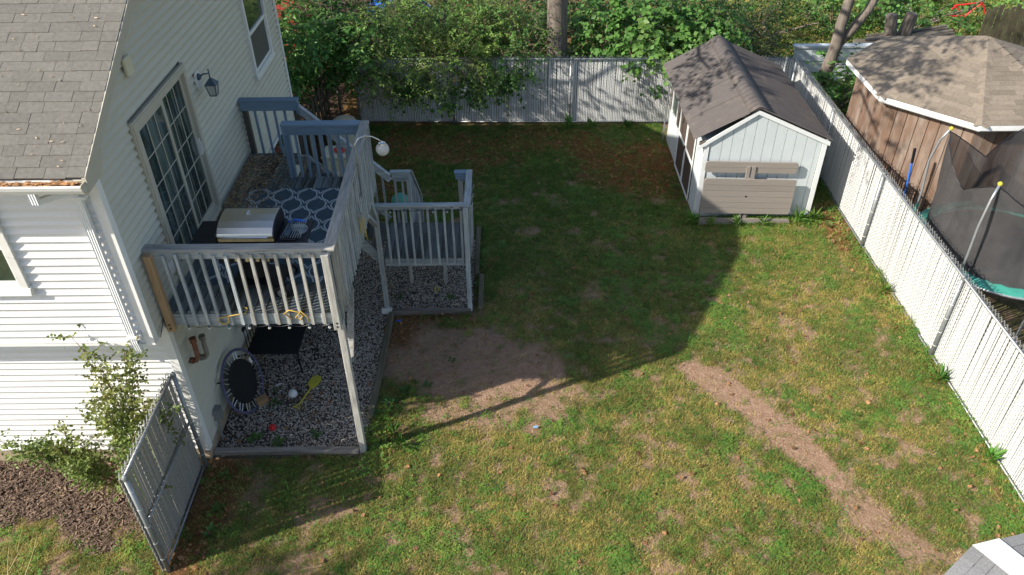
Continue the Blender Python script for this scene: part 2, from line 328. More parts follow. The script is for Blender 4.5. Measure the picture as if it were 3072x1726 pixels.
# ------------------------------------------------------------------ house
YF, YL, YB, ZOH, EX = .18, .535, 7.88, 2.58, -9.0
RIDGE_Y, RIDGE_Z, EAVE_Y, EAVE_Z, REAR_Y, REAR_Z = 1.75, 6.29, -.27, 5.17, 8.2, 5.36
PK_Y, PK_Z = 5.2, 6.72
SL = (RIDGE_Z-EAVE_Z)/(RIDGE_Y-EAVE_Y); SL2 = (PK_Z-REAR_Z)/(REAR_Y-PK_Y); SLM = (PK_Z-RIDGE_Z)/(PK_Y-RIDGE_Y)
house = thing('house', (-3, 4, 0), 'two-storey white vinyl-sided house with grey shingle roof', 'house')
body = MB()                                   # solid core behind the siding
body.box(EX, -.04, YL+.04, YB-.02, -.1, ZOH); body.box(EX, -.04, YF+.04, YB-.02, ZOH+.003, 4.9)
zt = lambda y: RIDGE_Z-SL*(RIDGE_Y-y) if y < RIDGE_Y else (RIDGE_Z+SLM*(y-RIDGE_Y) if y < PK_Y else PK_Z-SL2*(y-PK_Y))
body.prism([(EX, YF+.04, 4.9), (EX, YB-.02, 4.9), (EX, YB-.02, zt(YB)-.1), (EX, PK_Y, PK_Z-.12), (EX, RIDGE_Y, RIDGE_Z-.12), (EX, YF+.04, zt(YF)-.1)], (-EX-.04, 0, 0))
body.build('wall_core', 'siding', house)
sw = part('side_wall', house, (0, 4, 0)); sw['label'] = 'shaded gable side wall of beige horizontal siding toned darker for shade'
fwl = part('front_wall', house, (-3, YF, 0)); fwl['label'] = 'sunlit front wall of the same horizontal siding, whitened for sunlight'
EXP = .107
def plank_side(y0, y1, z, h=EXP, flat0=False):
    o = MB(); pr = [(0.002, h+.008), (-.02, h+.008), (-.02, 0), (.014, 0), (.0145, .012), (.0075, .02), (.0085, h*.48), (.012, h*.5), (.012, h*.53), (.006, h*.58)]
    pr = [(-.010, h+.004), (-.02, h+.004), (-.02, 0), (.013, 0), (.017, .005), (.016, .014), (-.010, .06)]
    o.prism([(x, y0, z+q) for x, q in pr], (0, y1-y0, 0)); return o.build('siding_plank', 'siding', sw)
DOOR = (1.259, 3.077, 2.76, 4.985); WIN = (5.93, 7.12, 3.60, 5.05); LOWW = (5.85, 7.05, 1.35, 2.25)
z = .25; k = 0
while z < PK_Z-.2:
    lo = YL if z+EXP*.5 < ZOH else YF
    ytop0 = lo; ytop1 = YB
    if z+EXP > zt(YF): ytop0 = max(lo, RIDGE_Y-(RIDGE_Z-z-.12-EXP)/SL if z+EXP+.12 < RIDGE_Z else RIDGE_Y+(z+EXP+.12-RIDGE_Z)/SLM)
    if z+EXP > zt(YB): ytop1 = min(YB, PK_Y+(PK_Z-z-.12-EXP)/SL2)
    segs = [(ytop0, ytop1)]
    for (a0, a1, b0, b1) in (DOOR, WIN, LOWW):
        if z+EXP > b0+.01 and z < b1-.01:
            segs = [q for s0, s1 in segs for q in ([(s0, a0), (a1, s1)] if s0 < a0 and s1 > a1 else [(s0, s1)])]
    for s0, s1 in segs:                       # long courses get staggered butt joints
        if s1-s0 > 3.8:
            m_ = s0+(s1-s0)*(.38+.3*((k*37) % 10)/10); plank_side(s0, m_-.0015, z); plank_side(m_+.0015, s1, z)
        elif s1-s0 > .05: plank_side(s0, s1, z)
    z += EXP; k += 1
FW_WIN = (-2.35, -1.243, 3.46, 4.62)
def plank_front(x0, x1, y, z):
    pr = [(.010, EXP+.004), (.02, EXP+.004), (.02, 0), (-.012, 0), (-.015, .005), (-.014, .014), (.010, .05)]
    MB().prism([(x0, y+q, z+h) for q, h in pr], (x1-x0, 0, 0)).build('siding_plank', 'siding_sunlit', fwl)
z = ZOH+.03; k = 0
while z < 5.05:
    if FW_WIN[2] < z+EXP*.6 and z < FW_WIN[3]: plank_front(FW_WIN[1]+.06, -.09, YF, z); plank_front(-5.2, FW_WIN[0]-.06, YF, z)
    else:
        j = -.9-1.7*((k*29) % 10)/10; plank_front(j+.0015, -.09, YF, z); plank_front(-5.2, j-.0015, YF, z)
    z += EXP; k += 1
z = .25
while z < ZOH-.32:
    j = -.8-2.*((k*43) % 10)/10; plank_front(j+.0015, -.09, YL, z); plank_front(-5.2, j-.0015, YL, z); z += EXP; k += 1
fr = part('trim_boards', house, (0, 0, 0))
box('frieze_band', 'siding_sunlit', fr, -5.2, -.09, YL-.012, YL+.02, ZOH-.31, ZOH-.01)
box('overhang_soffit', 'trim', fr, -5.2, .012, YF-.015, YL+.01, ZOH-.012, ZOH+.02)
MB().box(-.09, .022, YF-.022, YF, ZOH, 5.16).box(.0, .022, YF+.0005, YF+.085, ZOH, 5.2).build('corner_board', 'trim', fr)
MB().box(-.09, .022, YL-.022, YL, .22, ZOH-.013).box(.0, .022, YL+.0005, YL+.085, .22, ZOH-.013).build('corner_board', 'trim', fr)
box('corner_board', 'trim', fr, .0, .022, YB-.08, YB+.02, .22, 4.98)
box('foundation', 'concrete', fr, EX, -.004, YL+.012, YB-.03, -.1, .25)
# roof
roof = part('roof', house, (-3, EAVE_Y, EAVE_Z)); roof['label'] = 'grey architectural shingle roof slope with debris in its gutter'
RX = .2
d1 = Vector((0, RIDGE_Y-EAVE_Y, RIDGE_Z-EAVE_Z)); nrm = Vector((0, -d1.z, d1.y)).normalized(); LEN = d1.length; d1.normalize()
MB().prism([(EX, EAVE_Y, EAVE_Z-.02), (EX, RIDGE_Y, RIDGE_Z-.02), (EX, PK_Y, PK_Z-.02), (EX, REAR_Y, REAR_Z-.02), (EX, REAR_Y, REAR_Z-.11), (EX, PK_Y, PK_Z-.11), (EX, RIDGE_Y, RIDGE_Z-.11), (EX, EAVE_Y, EAVE_Z-.11)], (RX-EX-.03, 0, 0)).build('roof_deck', 'shingle', roof)
SE = .131
def shingle(P0, ux, uy, n_, poly, name, m, parent, thick=.009, lift=.006, uy0=0):
    # poly in (u,v) roof coordinates; the lower edge (small v) is proud
    top = []; bot = []
    vmin = min(p[1] for p in poly); vmax = max(p[1] for p in poly)
    for (u_, v_) in poly:
        f = (v_-vmin)/max(1e-6, vmax-vmin); q = P0+ux*u_+uy*v_
        top.append(q+n_*(thick+lift*(1-f))); bot.append(q-n_*.004)
    k_ = len(poly)
    return MB().add(bot+top, [tuple(range(k_-1, -1, -1)), tuple(range(k_, 2*k_))]+[(i, (i+1) % k_, k_+(i+1) % k_, k_+i) for i in range(k_)]).build(name, m, parent)
P0 = Vector((0, EAVE_Y-.02, EAVE_Z)); row = 0; v = 0
joined = MB()
while v < LEN-.02:
    u_ = RX+.0; first = True
    while u_ > -3.1:
        wd = random.choice([.22, .26, .29, .31, .18]) if not first else random.choice([.1, .18, .27]); first = False
        jz = random.uniform(-.006, .006)
        if v < 9: shingle(P0, Vector((1, 0, 0)), d1, nrm, [(u_-wd+.004, v+jz), (u_, v+jz), (u_, v+SE+.02), (u_-wd+.004, v+SE+.02)], 'shingle', 'shingle', roof, thick=.006+random.choice([0, .003]))
        u_ -= wd
    v += SE
if 0: MB().prism([P0+d1*2.4+Vector((-3.1, 0, 0)), P0+d1*2.4+Vector((RX, 0, 0)), P0+d1*LEN+Vector((RX, 0, 0)), P0+d1*LEN+Vector((-3.1, 0, 0))], nrm*.012).build('upper_shingle_field', 'shingle', roof)
MB().prism([P0+Vector((EX, 0, 0)), P0+Vector((-3.1, 0, 0)), P0+d1*LEN+Vector((-3.1, 0, 0)), P0+d1*LEN+Vector((EX, 0, 0))], nrm*.011).build('far_shingle_field', 'shingle', roof)
# rake boards
def rake(name, x0, x1, dz0, dz1):
    MB().prism([(x0, EAVE_Y-.02, EAVE_Z-dz0), (x0, RIDGE_Y, RIDGE_Z-dz0), (x0, RIDGE_Y, RIDGE_Z-dz1), (x0, EAVE_Y-.02, EAVE_Z-dz1)], (x1-x0, 0, 0)).build(name, 'beige_trim', roof)
    MB().prism([(x0, RIDGE_Y, RIDGE_Z-dz0), (x0, PK_Y, PK_Z-dz0), (x0, PK_Y, PK_Z-dz1), (x0, RIDGE_Y, RIDGE_Z-dz1)], (x1-x0, 0, 0)).build(name, 'beige_trim', roof)
    MB().prism([(x0, PK_Y, PK_Z-dz0), (x0, REAR_Y, REAR_Z-dz0), (x0, REAR_Y, REAR_Z-dz1), (x0, PK_Y, PK_Z-dz1)], (x1-x0, 0, 0)).build(name, 'beige_trim', roof)
rake('rake_board', RX-.028, RX-.004, .0, .17); rake('rake_molding', RX-.003, RX+.014, -.012, .06); rake('rake_soffit', .015, RX-.03, .115, .16)
MB().prism([(.022, EAVE_Y-.018, EAVE_Z-.03), (.022, EAVE_Y-.018, EAVE_Z-.19), (.022, .10, EAVE_Z-.165), (.022, .24, EAVE_Z+.06)], (RX-.028-.0225, 0, 0)).build('eave_return', 'beige_trim', roof)
box('eave_soffit', 'trim', roof, -5.2, .015, EAVE_Y+.02, YF-.02, EAVE_Z-.165, EAVE_Z-.15)
box('eave_fascia', 'trim', roof, -5.2, RX-.03, EAVE_Y-.002, EAVE_Y+.018, EAVE_Z-.17, EAVE_Z-.025)
gut = part('gutter', house, (-2, EAVE_Y, EAVE_Z-.1))
gy = EAVE_Y-.005; gz = EAVE_Z-.035
pro = [(0, 0), (0, -.11), (-.07, -.11), (-.1, -.06), (-.115, -.015), (-.105, 0), (-.095, -.012), (-.085, -.055), (-.06, -.098), (-.008, -.098), (-.008, 0)]
MB().prism([(-5.2, gy+p, gz+q) for p, q in pro], (5.2+RX-.02, 0, 0)).build('trough', 'gutter_white', gut)
MB().prism([(RX-.02, gy+p, gz+q) for p, q in [(0, 0), (0, -.11), (-.07, -.11), (-.1, -.06), (-.115, -.015), (-.105, 0)]], (.012, 0, 0)).build('end_cap', 'beige_trim', gut)
deb = MB(); random.seed(3)
for i in range(1500):
    x_ = -4+random.random()*4.1; y_ = gy-.01-random.random()*.075; z_ = gz-.02+random.uniform(-.02, .025); an = random.gauss(0, .5); l_ = random.uniform(.03, .09)
    deb.bar((x_, y_, z_), (x_+math.cos(an)*l_, y_+math.sin(an)*l_*.3, z_+random.uniform(-.01, .015)), .009, .007)
tag(deb.build('gutter_debris', mat('needle_orange', (.40, .22, .10), islvar=.5, bump=0, var=.1), gut), None, None, kind='stuff')
box('wet_leaf_bed', 'chip', gut, -5., RX-.05, gy-.08, gy-.01, gz-.09, gz-.045)
# downspout
ds = part('downspout', house, (-.1, .1, 2.4))
def dpipe(name, a, b_, parent, rib=True):
    a = Vector(a); b_ = Vector(b_); d = (b_-a).normalized(); x = Vector((1, 0, 0)) if abs(d.x) < .8 else Vector((0, 0, 1)); y = d.cross(x).normalized(); x = y.cross(d)
    pr = []; wv, dv = .04, .03
    for i in range(7): pr.append((-wv+2*wv*i/6, -dv+(.007 if i % 2 else 0)))
    for i in range(7): pr.append((wv-2*wv*i/6, dv-(.007 if i % 2 else 0)))
    vs_ = [a+x*p+y*q for p, q in pr]+[b_+x*p+y*q for p, q in pr]; n = len(pr)
    MB().add(vs_, [tuple(range(n)), tuple(range(2*n-1, n-1, -1))]+[(i, n+i, n+(i+1) % n, (i+1) % n) for i in range(n)]).build(name, 'gutter_white', parent)
dpipe('drop_outlet', (-.36, EAVE_Y-.05, EAVE_Z-.14), (-.36, EAVE_Y-.05, EAVE_Z-.27), ds)
dpipe('elbow', (-.36, EAVE_Y-.05, EAVE_Z-.25), (-.23, YF-.07, EAVE_Z-.37), ds)
dpipe('elbow', (-.23, YF-.07, EAVE_Z-.35), (-.2, YF-.055, EAVE_Z-.46), ds)
dpipe('leader_pipe', (-.2, YF-.055, EAVE_Z-.44), (-.2, YF-.055, ZOH+.06), ds)
dpipe('elbow', (-.2, YF-.055, ZOH+.08), (-.2, YF-.03, ZOH-.1), ds)
for zz in (EAVE_Z-.47, ZOH+.16): MB().box(-.252, -.1, YF-.1, YF-.016, zz, zz+.035).build('strap', 'gutter_white', ds)
MB().tube([(-.12, YF-.09, ZOH+.2), (-.1, YF-.14, ZOH+.22), (-.07, YF-.16, ZOH+.27)], .018, 8).build('hose_bib', 'beige_plastic', ds)
# patio door
pd = part('patio_door', house, (0, 2.1, 2.76)); pd['label'] = 'beige sliding patio door with grid muntins, curtain strips and reflections painted into its glass'
y0, y1, z0, z1 = DOOR
MB().box(-.06, .045, y0, y0+.07, z0, z1).box(-.06, .045, y1-.07, y1, z0, z1).box(-.06, .045, y0+.07, y1-.07, z1-.07, z1).box(-.06, .06, y0+.07, y1-.07, z0, z0+.09).build('frame', 'beige_trim', pd)
MB().box(.0, .034, y0-.03, y0-.001, z0, z1+.03).box(.0, .034, y1+.001, y1+.03, z0, z1+.03).box(.0, .04, y0-.001, y1+.001, z1+.0005, z1+.03).build('casing', 'beige_trim', pd)
for s_, (a0, a1, xo) in enumerate(((y0+.07, (y0+y1)/2+.04, .012), ((y0+y1)/2-.03, y1-.07, -.028))):
    pn = part('sliding_panel', pd, (xo, a0, z0))
    st = .062
    MB().box(xo-.018, xo+.018, a0, a0+st, z0+.09, z1-.07).box(xo-.018, xo+.018, a1-st, a1, z0+.09, z1-.07).box(xo-.018, xo+.018, a0+st, a1-st, z1-.14, z1-.07).box(xo-.018, xo+.018, a0+st, a1-st, z0+.09, z0+.18).build('sash', 'beige_trim', pn)
    MB().box(xo-.004, xo+.004, a0+st, a1-st, z0+.18, z1-.14).build('pane', 'glass', pn)
    g = MB()
    for i in (1, 2): y_ = a0+st+(a1-a0-2*st)*i/3; g.box(xo+.004, xo+.011, y_-.007, y_+.007, z0+.18, z1-.14)
    g.build('muntin', 'beige_trim', pn)
    g = MB()
    for i in range(1, 5): z_ = z0+.18+(z1-z0-.32)*i/5; g.box(xo+.0045, xo+.0105, a0+st, a1-st, z_-.007, z_+.007)
    g.build('muntin', 'beige_trim', pn)
MB().box(-.009, .03, y1-.125, y1-.095, z0+.95, z0+1.2).box(.03, .05, y1-.12, y1-.1, z0+1.0, z0+1.15).build('handle', 'trim', pd)
MB().box(.014, .1, y0-.02, y1+.02, z0-.07, z0-.005).build('sill', 'trim_old', pd)
# windows
def window_side(y0, y1, z0, z1, name='window'):
    wn = part(name, house, (0, y0, z0))
    MB().box(-.03, .05, y0, y0+.07, z0, z1).box(-.03, .05, y1-.07, y1, z0, z1).box(-.03, .05, y0+.07, y1-.07, z1-.07, z1).build('frame', 'trim', wn)
    MB().prism([(-.03, y0-.02, z0-.03), (.07, y0-.02, z0-.03), (.05, y0-.02, z0+.05), (-.03, y0-.02, z0+.07)], (0, y1-y0+.04, 0)).build('sill', 'trim_old', wn)
    zm = (z0+z1)/2
    MB().box(0, .03, y0+.07, y1-.07, zm-.03, zm+.03).box(0, .025, y0+.07, y0+.1, z0+.07, zm-.03).box(0, .025, y1-.1, y1-.07, z0+.07, zm-.03).box(0, .025, y0+.1, y1-.1, z0+.07, z0+.11).build('sash', 'trim', wn)
    MB().box(-.01, .006, y0+.07, y1-.07, zm+.03, z1-.07).build('pane', 'glass2', wn)
    MB().box(-.01, .012, y0+.1, y1-.1, z0+.11, zm-.03).build('insect_screen', 'screen', wn)
window_side(*WIN)
lw = part('basement_window', house, (0, 6.4, 1.4)); y0, y1, z0, z1 = LOWW
MB().box(-.03, .04, y0, y0+.05, z0, z1).box(-.03, .04, y1-.05, y1, z0, z1).box(-.03, .04, y0+.05, y1-.05, z1-.05, z1).box(-.03, .05, y0+.05, y1-.05, z0, z0+.06).build('frame', 'trim', lw)
MB().box(-.01, .006, y0+.05, y1-.05, z0+.06, z1-.05).build('pane', 'glass2', lw)
fwn = part('front_window', house, (-1.8, YF, 3.5)); x0, x1, z0, z1 = FW_WIN
MB().box(x0-.06, x0+.03, YF-.05, YF+.05, z0, z1).box(x1-.03, x1+.06, YF-.05, YF+.05, z0, z1).box(x0+.03, x1-.03, YF-.05, YF+.05, z1-.08, z1).build('frame', 'trim_old', fwn)
MB().prism([(x0-.08, YF-.085, z0-.05), (x0-.08, YF+.02, z0-.05), (x0-.08, YF+.02, z0+.06), (x0-.08, YF-.06, z0+.03)], (x1-x0+.16, 0, 0)).build('sill', 'trim_old', fwn)
MB().box(x0+.03, x1-.03, YF-.01, YF+.01, (z0+z1)/2-.03, (z0+z1)/2+.03).box(x0+.03, x0+.07, YF-.012, YF+.012, z0+.06, z1-.08).box(x1-.07, x1-.03, YF-.012, YF+.012, z0+.06, z1-.08).box(x0+.07, x1-.07, YF-.012, YF+.012, z0+.06, z0+.11).build('sash', 'trim', fwn)
MB().box(x0+.07, x1-.07, YF+.002, YF+.008, z0+.11, z1-.08).build('pane', 'glass2', fwn)
# small fittings on the wall
MB().box(.014, .06, 1.5, 1.68, 5.46, 5.68).build('vent_cover', 'cream', house, bevel=.012)
MB().box(.013, .03, 1.0, 1.2, 2.98, 3.15).box(.03, .045, 1.04, 1.16, 3.02, 3.1).build('outlet_cover', 'trim', house, bevel=.006)
for (yy, zz, mm) in ((.86, 2.0, 'rust'), (1.12, 1.82, 'pipe_grey')):
    p_ = MB(); p_.tube([(.0, yy-.02, zz-.3), (.09, yy-.03, zz-.3), (.12, yy-.025, zz-.26), (.125, yy-.02, zz-.2), (.12, yy, zz+.02)], .035, 10)
    p_.tube([(.12, yy, zz+.01), (.12, yy, zz+.075)], .047, 10); p_.tube([(.03, yy-.03, zz-.3), (.06, yy-.03, zz-.3)], .046, 10)
    p_.build('fill_pipe', mm, house, smooth=False)
MB().box(.014, .11, .93, 1.06, .42, .6).tube([(.05, .96, .42), (.05, .9, .0)], .018, 8).build('electrical_box', 'galv', house)
MB().tube([(.03, .3, 2.58), (.035, .55, 2.75), (.035, .62, 2.78)], .005, 5).build('cable', 'black', house)
ln = thing('wall_lantern', (.02, 3.45, 4.6), 'dark blue metal carriage lantern mounted beside the patio door', 'lantern')
MB().prism([(.013, 3.40, 4.5), (.013, 3.53, 4.5), (.013, 3.56, 4.62), (.013, 3.53, 4.74), (.013, 3.40, 4.74), (.013, 3.37, 4.62)], (.02, 0, 0)).build('mounting_plate', 'trim', ln)
MB().lathe((.035, 3.465, 4.66), [(.05, -.0), (.05, .015), (.03, .04)], 10, 'x').build('backplate', 'lantern_blue', ln)
MB().tube([(.05, 3.465, 4.66), (.12, 3.465, 4.7), (.2, 3.465, 4.71), (.2, 3.465, 4.64)], .012, 8).tube([(.2, 3.465, 4.7), (.2, 3.465, 4.77)], .01, 6).build('arm', 'lantern_blue', ln)
cx, cy = .2, 3.465
def frust(r0_, z0_, r1_, z1_, m_, nm):
    q = lambda r_, z_: [(cx-r_, cy-r_, z_), (cx+r_, cy-r_, z_), (cx+r_, cy+r_, z_), (cx-r_, cy+r_, z_)]
    MB().hexa(q(r0_, z0_), q(r1_, z1_)).build(nm, m_, ln)
frust(.085, 4.555, .025, 4.63, 'lantern_blue', 'roof_cap'); frust(.042, 4.40, .066, 4.553, 'frost', 'glass_body'); frust(.046, 4.385, .046, 4.399, 'lantern_blue', 'base')
g = MB()
for sx in (-1, 1):
    for sy in (-1, 1): g.bar((cx+sx*.044, cy+sy*.044, 4.39), (cx+sx*.068, cy+sy*.068, 4.553), .012, .012)
g.build('cage', 'lantern_blue', ln)

# ------------------------------------------------------------------ deck with stairs
random.seed(21)
deck = thing('deck', (1.1, 2.2, 0), 'weathered grey-blue wooden raised deck with railings, landing and stairs', 'deck')
DZ = 2.76
fl = part('deck_floor', deck, (1.1, 2.2, DZ))
x_ = .03
while x_ < 2.17:
    x2 = min(x_+.138, 2.19)
    ye = 4.8 if x2 < .96 else 3.985
    j = random.uniform(1.6, 3.2)
    box('floor_board', 'deck_floor', fl, x_, x2-.006, .585, j-.002, DZ-.035, DZ+random.uniform(-.002, .002), bevel=.004)
    box('floor_board', 'deck_floor', fl, x_, x2-.006, j+.002, ye, DZ-.035, DZ+random.uniform(-.002, .002), bevel=.004)
    x_ += .1415
fm = part('deck_frame', deck, (1.1, 2.2, 2.55))
box('front_joist', 'deck_x', fm, .03, 2.225, .575, .611, 2.55, 2.722)
box('side_joist', 'deck_y', fm, 2.19, 2.226, .6115, 3.99, 2.55, 2.722)
box('back_joist', 'deck_x', fm, .96, 2.1895, 3.955, 3.99, 2.55, 2.722)
box('back_joist', 'deck_x', fm, .03, .96, 4.77, 4.805, 2.55, 2.722)
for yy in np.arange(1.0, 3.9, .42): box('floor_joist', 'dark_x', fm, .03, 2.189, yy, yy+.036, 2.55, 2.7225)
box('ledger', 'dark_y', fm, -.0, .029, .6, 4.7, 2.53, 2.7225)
def post(m, p, x0, x1, y0, y1, z0, z1, name='post'): return box(name, m, p, x0, x1, y0, y1, z0, z1, bevel=.006)
# front railing
r1 = part('front_railing', deck, (1.1, .55, DZ)); CZ = 3.704
p = post('new_wood', r1, .04, .13, .492, .574, 2.50, CZ-.04); p['label'] = 'fresh brown knotty corner post against the house'
for zz in (2.56, 2.62): MB().lathe((.085, .492, zz), [(.014, -.004), (.014, .002)], 8, 'y').build('bolt', 'black', p)
p = post('worn_z', r1, 2.15, 2.243, .492, .574, 2.50, CZ-.04)
for zz in (2.56, 2.62): MB().lathe((2.2, .492, zz), [(.014, -.004), (.014, .002)], 8, 'y').build('bolt', 'black', p)
box('cap_rail', 'worn_x', r1, .0, 2.305, .572, .712, CZ-.036, CZ, bevel=.005)
box('top_rail', 'deck_x', r1, .131, 2.149, .575, .611, CZ-.13, CZ-.0365)
me_b = MB().box(-.018, .018, -.018, .018, 0, 1.0).mesh('baluster'); 
def bal(p_, x, y, z0, z1, m, skew=0):
    zz1 = z1+random.uniform(-.012, .01); a, b, c, d = (random.uniform(-.006, .006) for _ in range(4)); q = lambda ox, oy, z: [(x-.018+ox, y-.018+oy*.4, z), (x+.018+ox, y-.018+oy*.4, z), (x+.018+ox, y+.018+oy*.4, z), (x-.018+ox, y+.018+oy*.4, z)]
    return MB().hexa(q(a, b, z0), q(c, d, zz1)).build('baluster', m, p_)
for i in range(13):
    X = .262+i*.1478; bal(r1, X, .556, 2.565, CZ-.05, 'worn_z' if i > 5 else 'deck_z')
    if i > 5: box('nailer_block', 'worn_x', r1, X-.055, X-.0185, .552, .574, CZ-.085, CZ-.05)
# right railing
r2 = part('side_railing', deck, (2.24, 2.2, DZ))
def skewbox(name, m, p_, xa0, xa1, xb0, xb1, ya, yb, z0, z1):
    return MB().hexa([(xa0, ya, z0), (xa1, ya, z0), (xb1, yb, z0), (xb0, yb, z0)], [(xa0, ya, z1), (xa1, ya, z1), (xb1, yb, z1), (xb0, yb, z1)]).build(name, m, p_, bevel=.005)
skewbox('cap_rail', 'worn_y', r2, 2.16, 2.305, 2.105, 2.245, .7125, 4.04, CZ-.036, CZ+.001)
skewbox('top_rail', 'deck_y', r2, 2.2, 2.235, 2.17, 2.205, .62, 3.99, CZ-.13, CZ-.0365)
for i in range(26):
    Y = .68+i*.1305; X = 2.252-.03*(Y/4); bal(r2, X, Y, 2.56, CZ-.045, 'worn_z' if i < 3 else 'deck_z')
post('deck_z', r2, 2.135, 2.215, 3.9, 3.985, 2.5, CZ-.04)
# back railing
r3 = part('back_railing', deck, (1.5, 3.98, DZ))
box('cap_rail', 'blue_x', r3, .90, 2.104, 3.91, 4.05, CZ-.036, CZ+.002, bevel=.005)
box('top_rail', 'blue_x', r3, .93, 1.545, 3.935, 3.96, CZ-.19, CZ-.0365); box('top_rail', 'blue_x', r3, 1.55, 2.13, 3.935, 3.96, CZ-.19, CZ-.0365)
post('blue_z', r3, .905, .985, 3.965, 4.05, DZ-.2, CZ-.04); box('post_trim', 'blue_z', r3, .9, .94, 3.93, 3.962, DZ, CZ-.04)
for i in range(8): bal(r3, 1.09+i*.1325, 3.978, DZ-.19, CZ-.06, 'blue_z')
# far railing by the wall
r4 = part('stair_head_railing', deck, (.5, 4.85, DZ))
box('cap_rail', 'blue_x', r4, .015, .98, 4.79, 4.93, CZ-.036, CZ, bevel=.005)
box('top_rail', 'blue_x', r4, .03, .94, 4.815, 4.85, CZ-.19, CZ-.0365)
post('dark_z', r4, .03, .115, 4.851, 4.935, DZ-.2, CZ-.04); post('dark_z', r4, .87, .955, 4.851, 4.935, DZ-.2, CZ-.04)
box('rail_end', 'blue_z', r4, .9405, .985, 4.79, 4.85, CZ-.24, CZ-.03)
for i in range(4): bal(r4, .24+i*.16, 4.869, DZ-.18, CZ-.06, 'blue_z')
# flight 1 : from deck (x .98) down to landing (x 2.2)
s1 = part('upper_stairs', deck, (1.5, 4.4, 1.2)); LZ = 1.155
nst = 8; rise = (DZ-LZ)/nst; run = (2.2-.98)/(nst-1)
for i in range(1, nst):
    X = .98+(i-1)*run; zz = DZ-i*rise
    box('tread', 'landing_floor', s1, X-.02, X+run+.02, 4.04, 4.80, zz-.036, zz, bevel=.004)
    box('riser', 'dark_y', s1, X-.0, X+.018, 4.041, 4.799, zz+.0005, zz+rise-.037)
for yy in (4.0, 4.805):
    MB().prism([(.96, yy, DZ-.02), (2.22, yy, LZ-.02), (2.22, yy, LZ-.28), (.96, yy, DZ-.28)], (0, .036, 0)).build('stringer', 'deck_x', s1)
bar('hand_rail', 'deck_x', s1, (.96, 4.885, 3.57), (2.32, 4.885, 2.26), .09, .036, bevel=.004); bar('top_rail', 'deck_x', s1, (.97, 4.86, 3.49), (2.32, 4.86, 2.18), .035, .09)
for i in range(9):
    X = 1.08+i*.138; t_ = (X-.96)/(2.32-.96); zt_ = 3.5-t_*1.31; bal(s1, X, 4.887, zt_-.98, zt_-.03, 'deck_z')
bar('bottom_rail', 'deck_x', s1, (.96, 4.868, 2.66), (2.25, 4.868, 1.4), .03, .07)
# landing
ld = part('landing', deck, (3, 4.5, LZ))
x_ = 2.2
while x_ < 3.66:
    box('floor_board', 'landing_floor', ld, x_, min(x_+.138, 3.68), 4.0, 5.1, LZ-.035, LZ+random.uniform(-.002, .002), bevel=.004); x_ += .1415
box('front_joist', 'deck_x', ld, 2.2, 3.69, 4.0, 4.036, LZ-.19, LZ-.0365); box('side_joist', 'deck_y', ld, 3.654, 3.69, 4.0365, 5.1, LZ-.19, LZ-.0365); box('back_joist', 'deck_x', ld, 2.2, 3.6535, 5.064, 5.1, LZ-.19, LZ-.0365); box('side_joist', 'deck_y', ld, 2.2, 2.236, 4.0365, 5.0635, LZ-.19, LZ-.0365)
LC = 2.224
box('cap_rail', 'deck_x', ld, 2.17, 3.63, 3.945, 4.045, LC-.036, LC, bevel=.005); box('top_rail', 'deck_x', ld, 2.2, 3.62, 3.985, 4.02, LC-.1, LC-.0365)
box('cap_rail', 'deck_y', ld, 3.631, 3.74, 3.94, 5.14, LC-.036, LC+.002, bevel=.005); box('top_rail', 'deck_y', ld, 3.655, 3.69, 4.04, 5.1, LC-.12, LC-.0345)
box('cap_rail', 'blue_x', ld, 3.42, 3.6305, 5.03, 5.14, LC-.036, LC+.001, bevel=.005); box('top_rail', 'blue_x', ld, 3.44, 3.64, 5.04, 5.075, LC-.14, LC-.0365)
MB().prism([(3.47, 5.04, LC-.1405), (3.64, 5.04, LC-.1405), (3.64, 5.04, LC-.2)], (0, .03, 0)).build('corner_gusset', 'blue_x', ld)
for i in range(10): bal(ld, 2.34+i*.138, 3.966, LC-1.2, LC-.045, 'deck_z')
for i in range(6): bal(ld, 3.71, 4.2+i*.15, LC-1.2, LC-.045, 'deck_z')
post('worn_z', ld, 2.135, 2.21, 3.9, 3.984, .0, LC-.09); post('deck_z', ld, 3.62, 3.70, 3.9, 3.984, .0, LC-.037)
post('worn_z', ld, 3.48, 3.56, 5.041, 5.12, LZ-.2, LC-.14, 'newel'); post('worn_z', ld, 2.49, 2.56, 4.75, 4.82, 0, LZ-.19, 'leg'); post('worn_z', ld, 3.14, 3.21, 4.74, 4.81, 0, LZ-.19, 'leg')
box('post_footing', 'trim_old', ld, 2.08, 2.26, 3.84, 3.9, .0, .13)
bar('knee_brace', 'deck_y', ld, (2.16, 3.62, 2.52), (2.16, 3.93, 2.0), .075, .085, up=(1, 0, 0))
# flight 2 going away from the landing
s2 = part('lower_stairs', deck, (3, 5.6, 0))
box('cap_rail', 'deck_x', s2, 2.29, 2.64, 5.05, 5.15, LC-.03, LC+.006, bevel=.004); box('top_rail', 'deck_x', s2, 2.32, 2.62, 5.06, 5.09, LC-.12, LC-.031)
MB().prism([(2.3, 5.06, LC-.1205), (2.62, 5.06, LC-.1205), (2.56, 5.06, LC-.18), (2.36, 5.06, LC-.18)], (0, .028, 0)).build('corner_gusset', 'deck_x', s2)
post('deck_z', s2, 2.56, 2.635, 5.0905, 5.165, LZ-.25, LC-.04)
for i in range(2): bal(s2, 2.36+i*.13, 5.11, LZ-.1, LC-.06, 'deck_z')
nn = 6
for i in range(1, nn):
    zz = LZ-i*LZ/nn; Y = 5.1+(i-1)*.22
    box('tread', 'landing_floor', s2, 2.66, 3.46, Y, Y+.245, zz-.036, zz, bevel=.004)
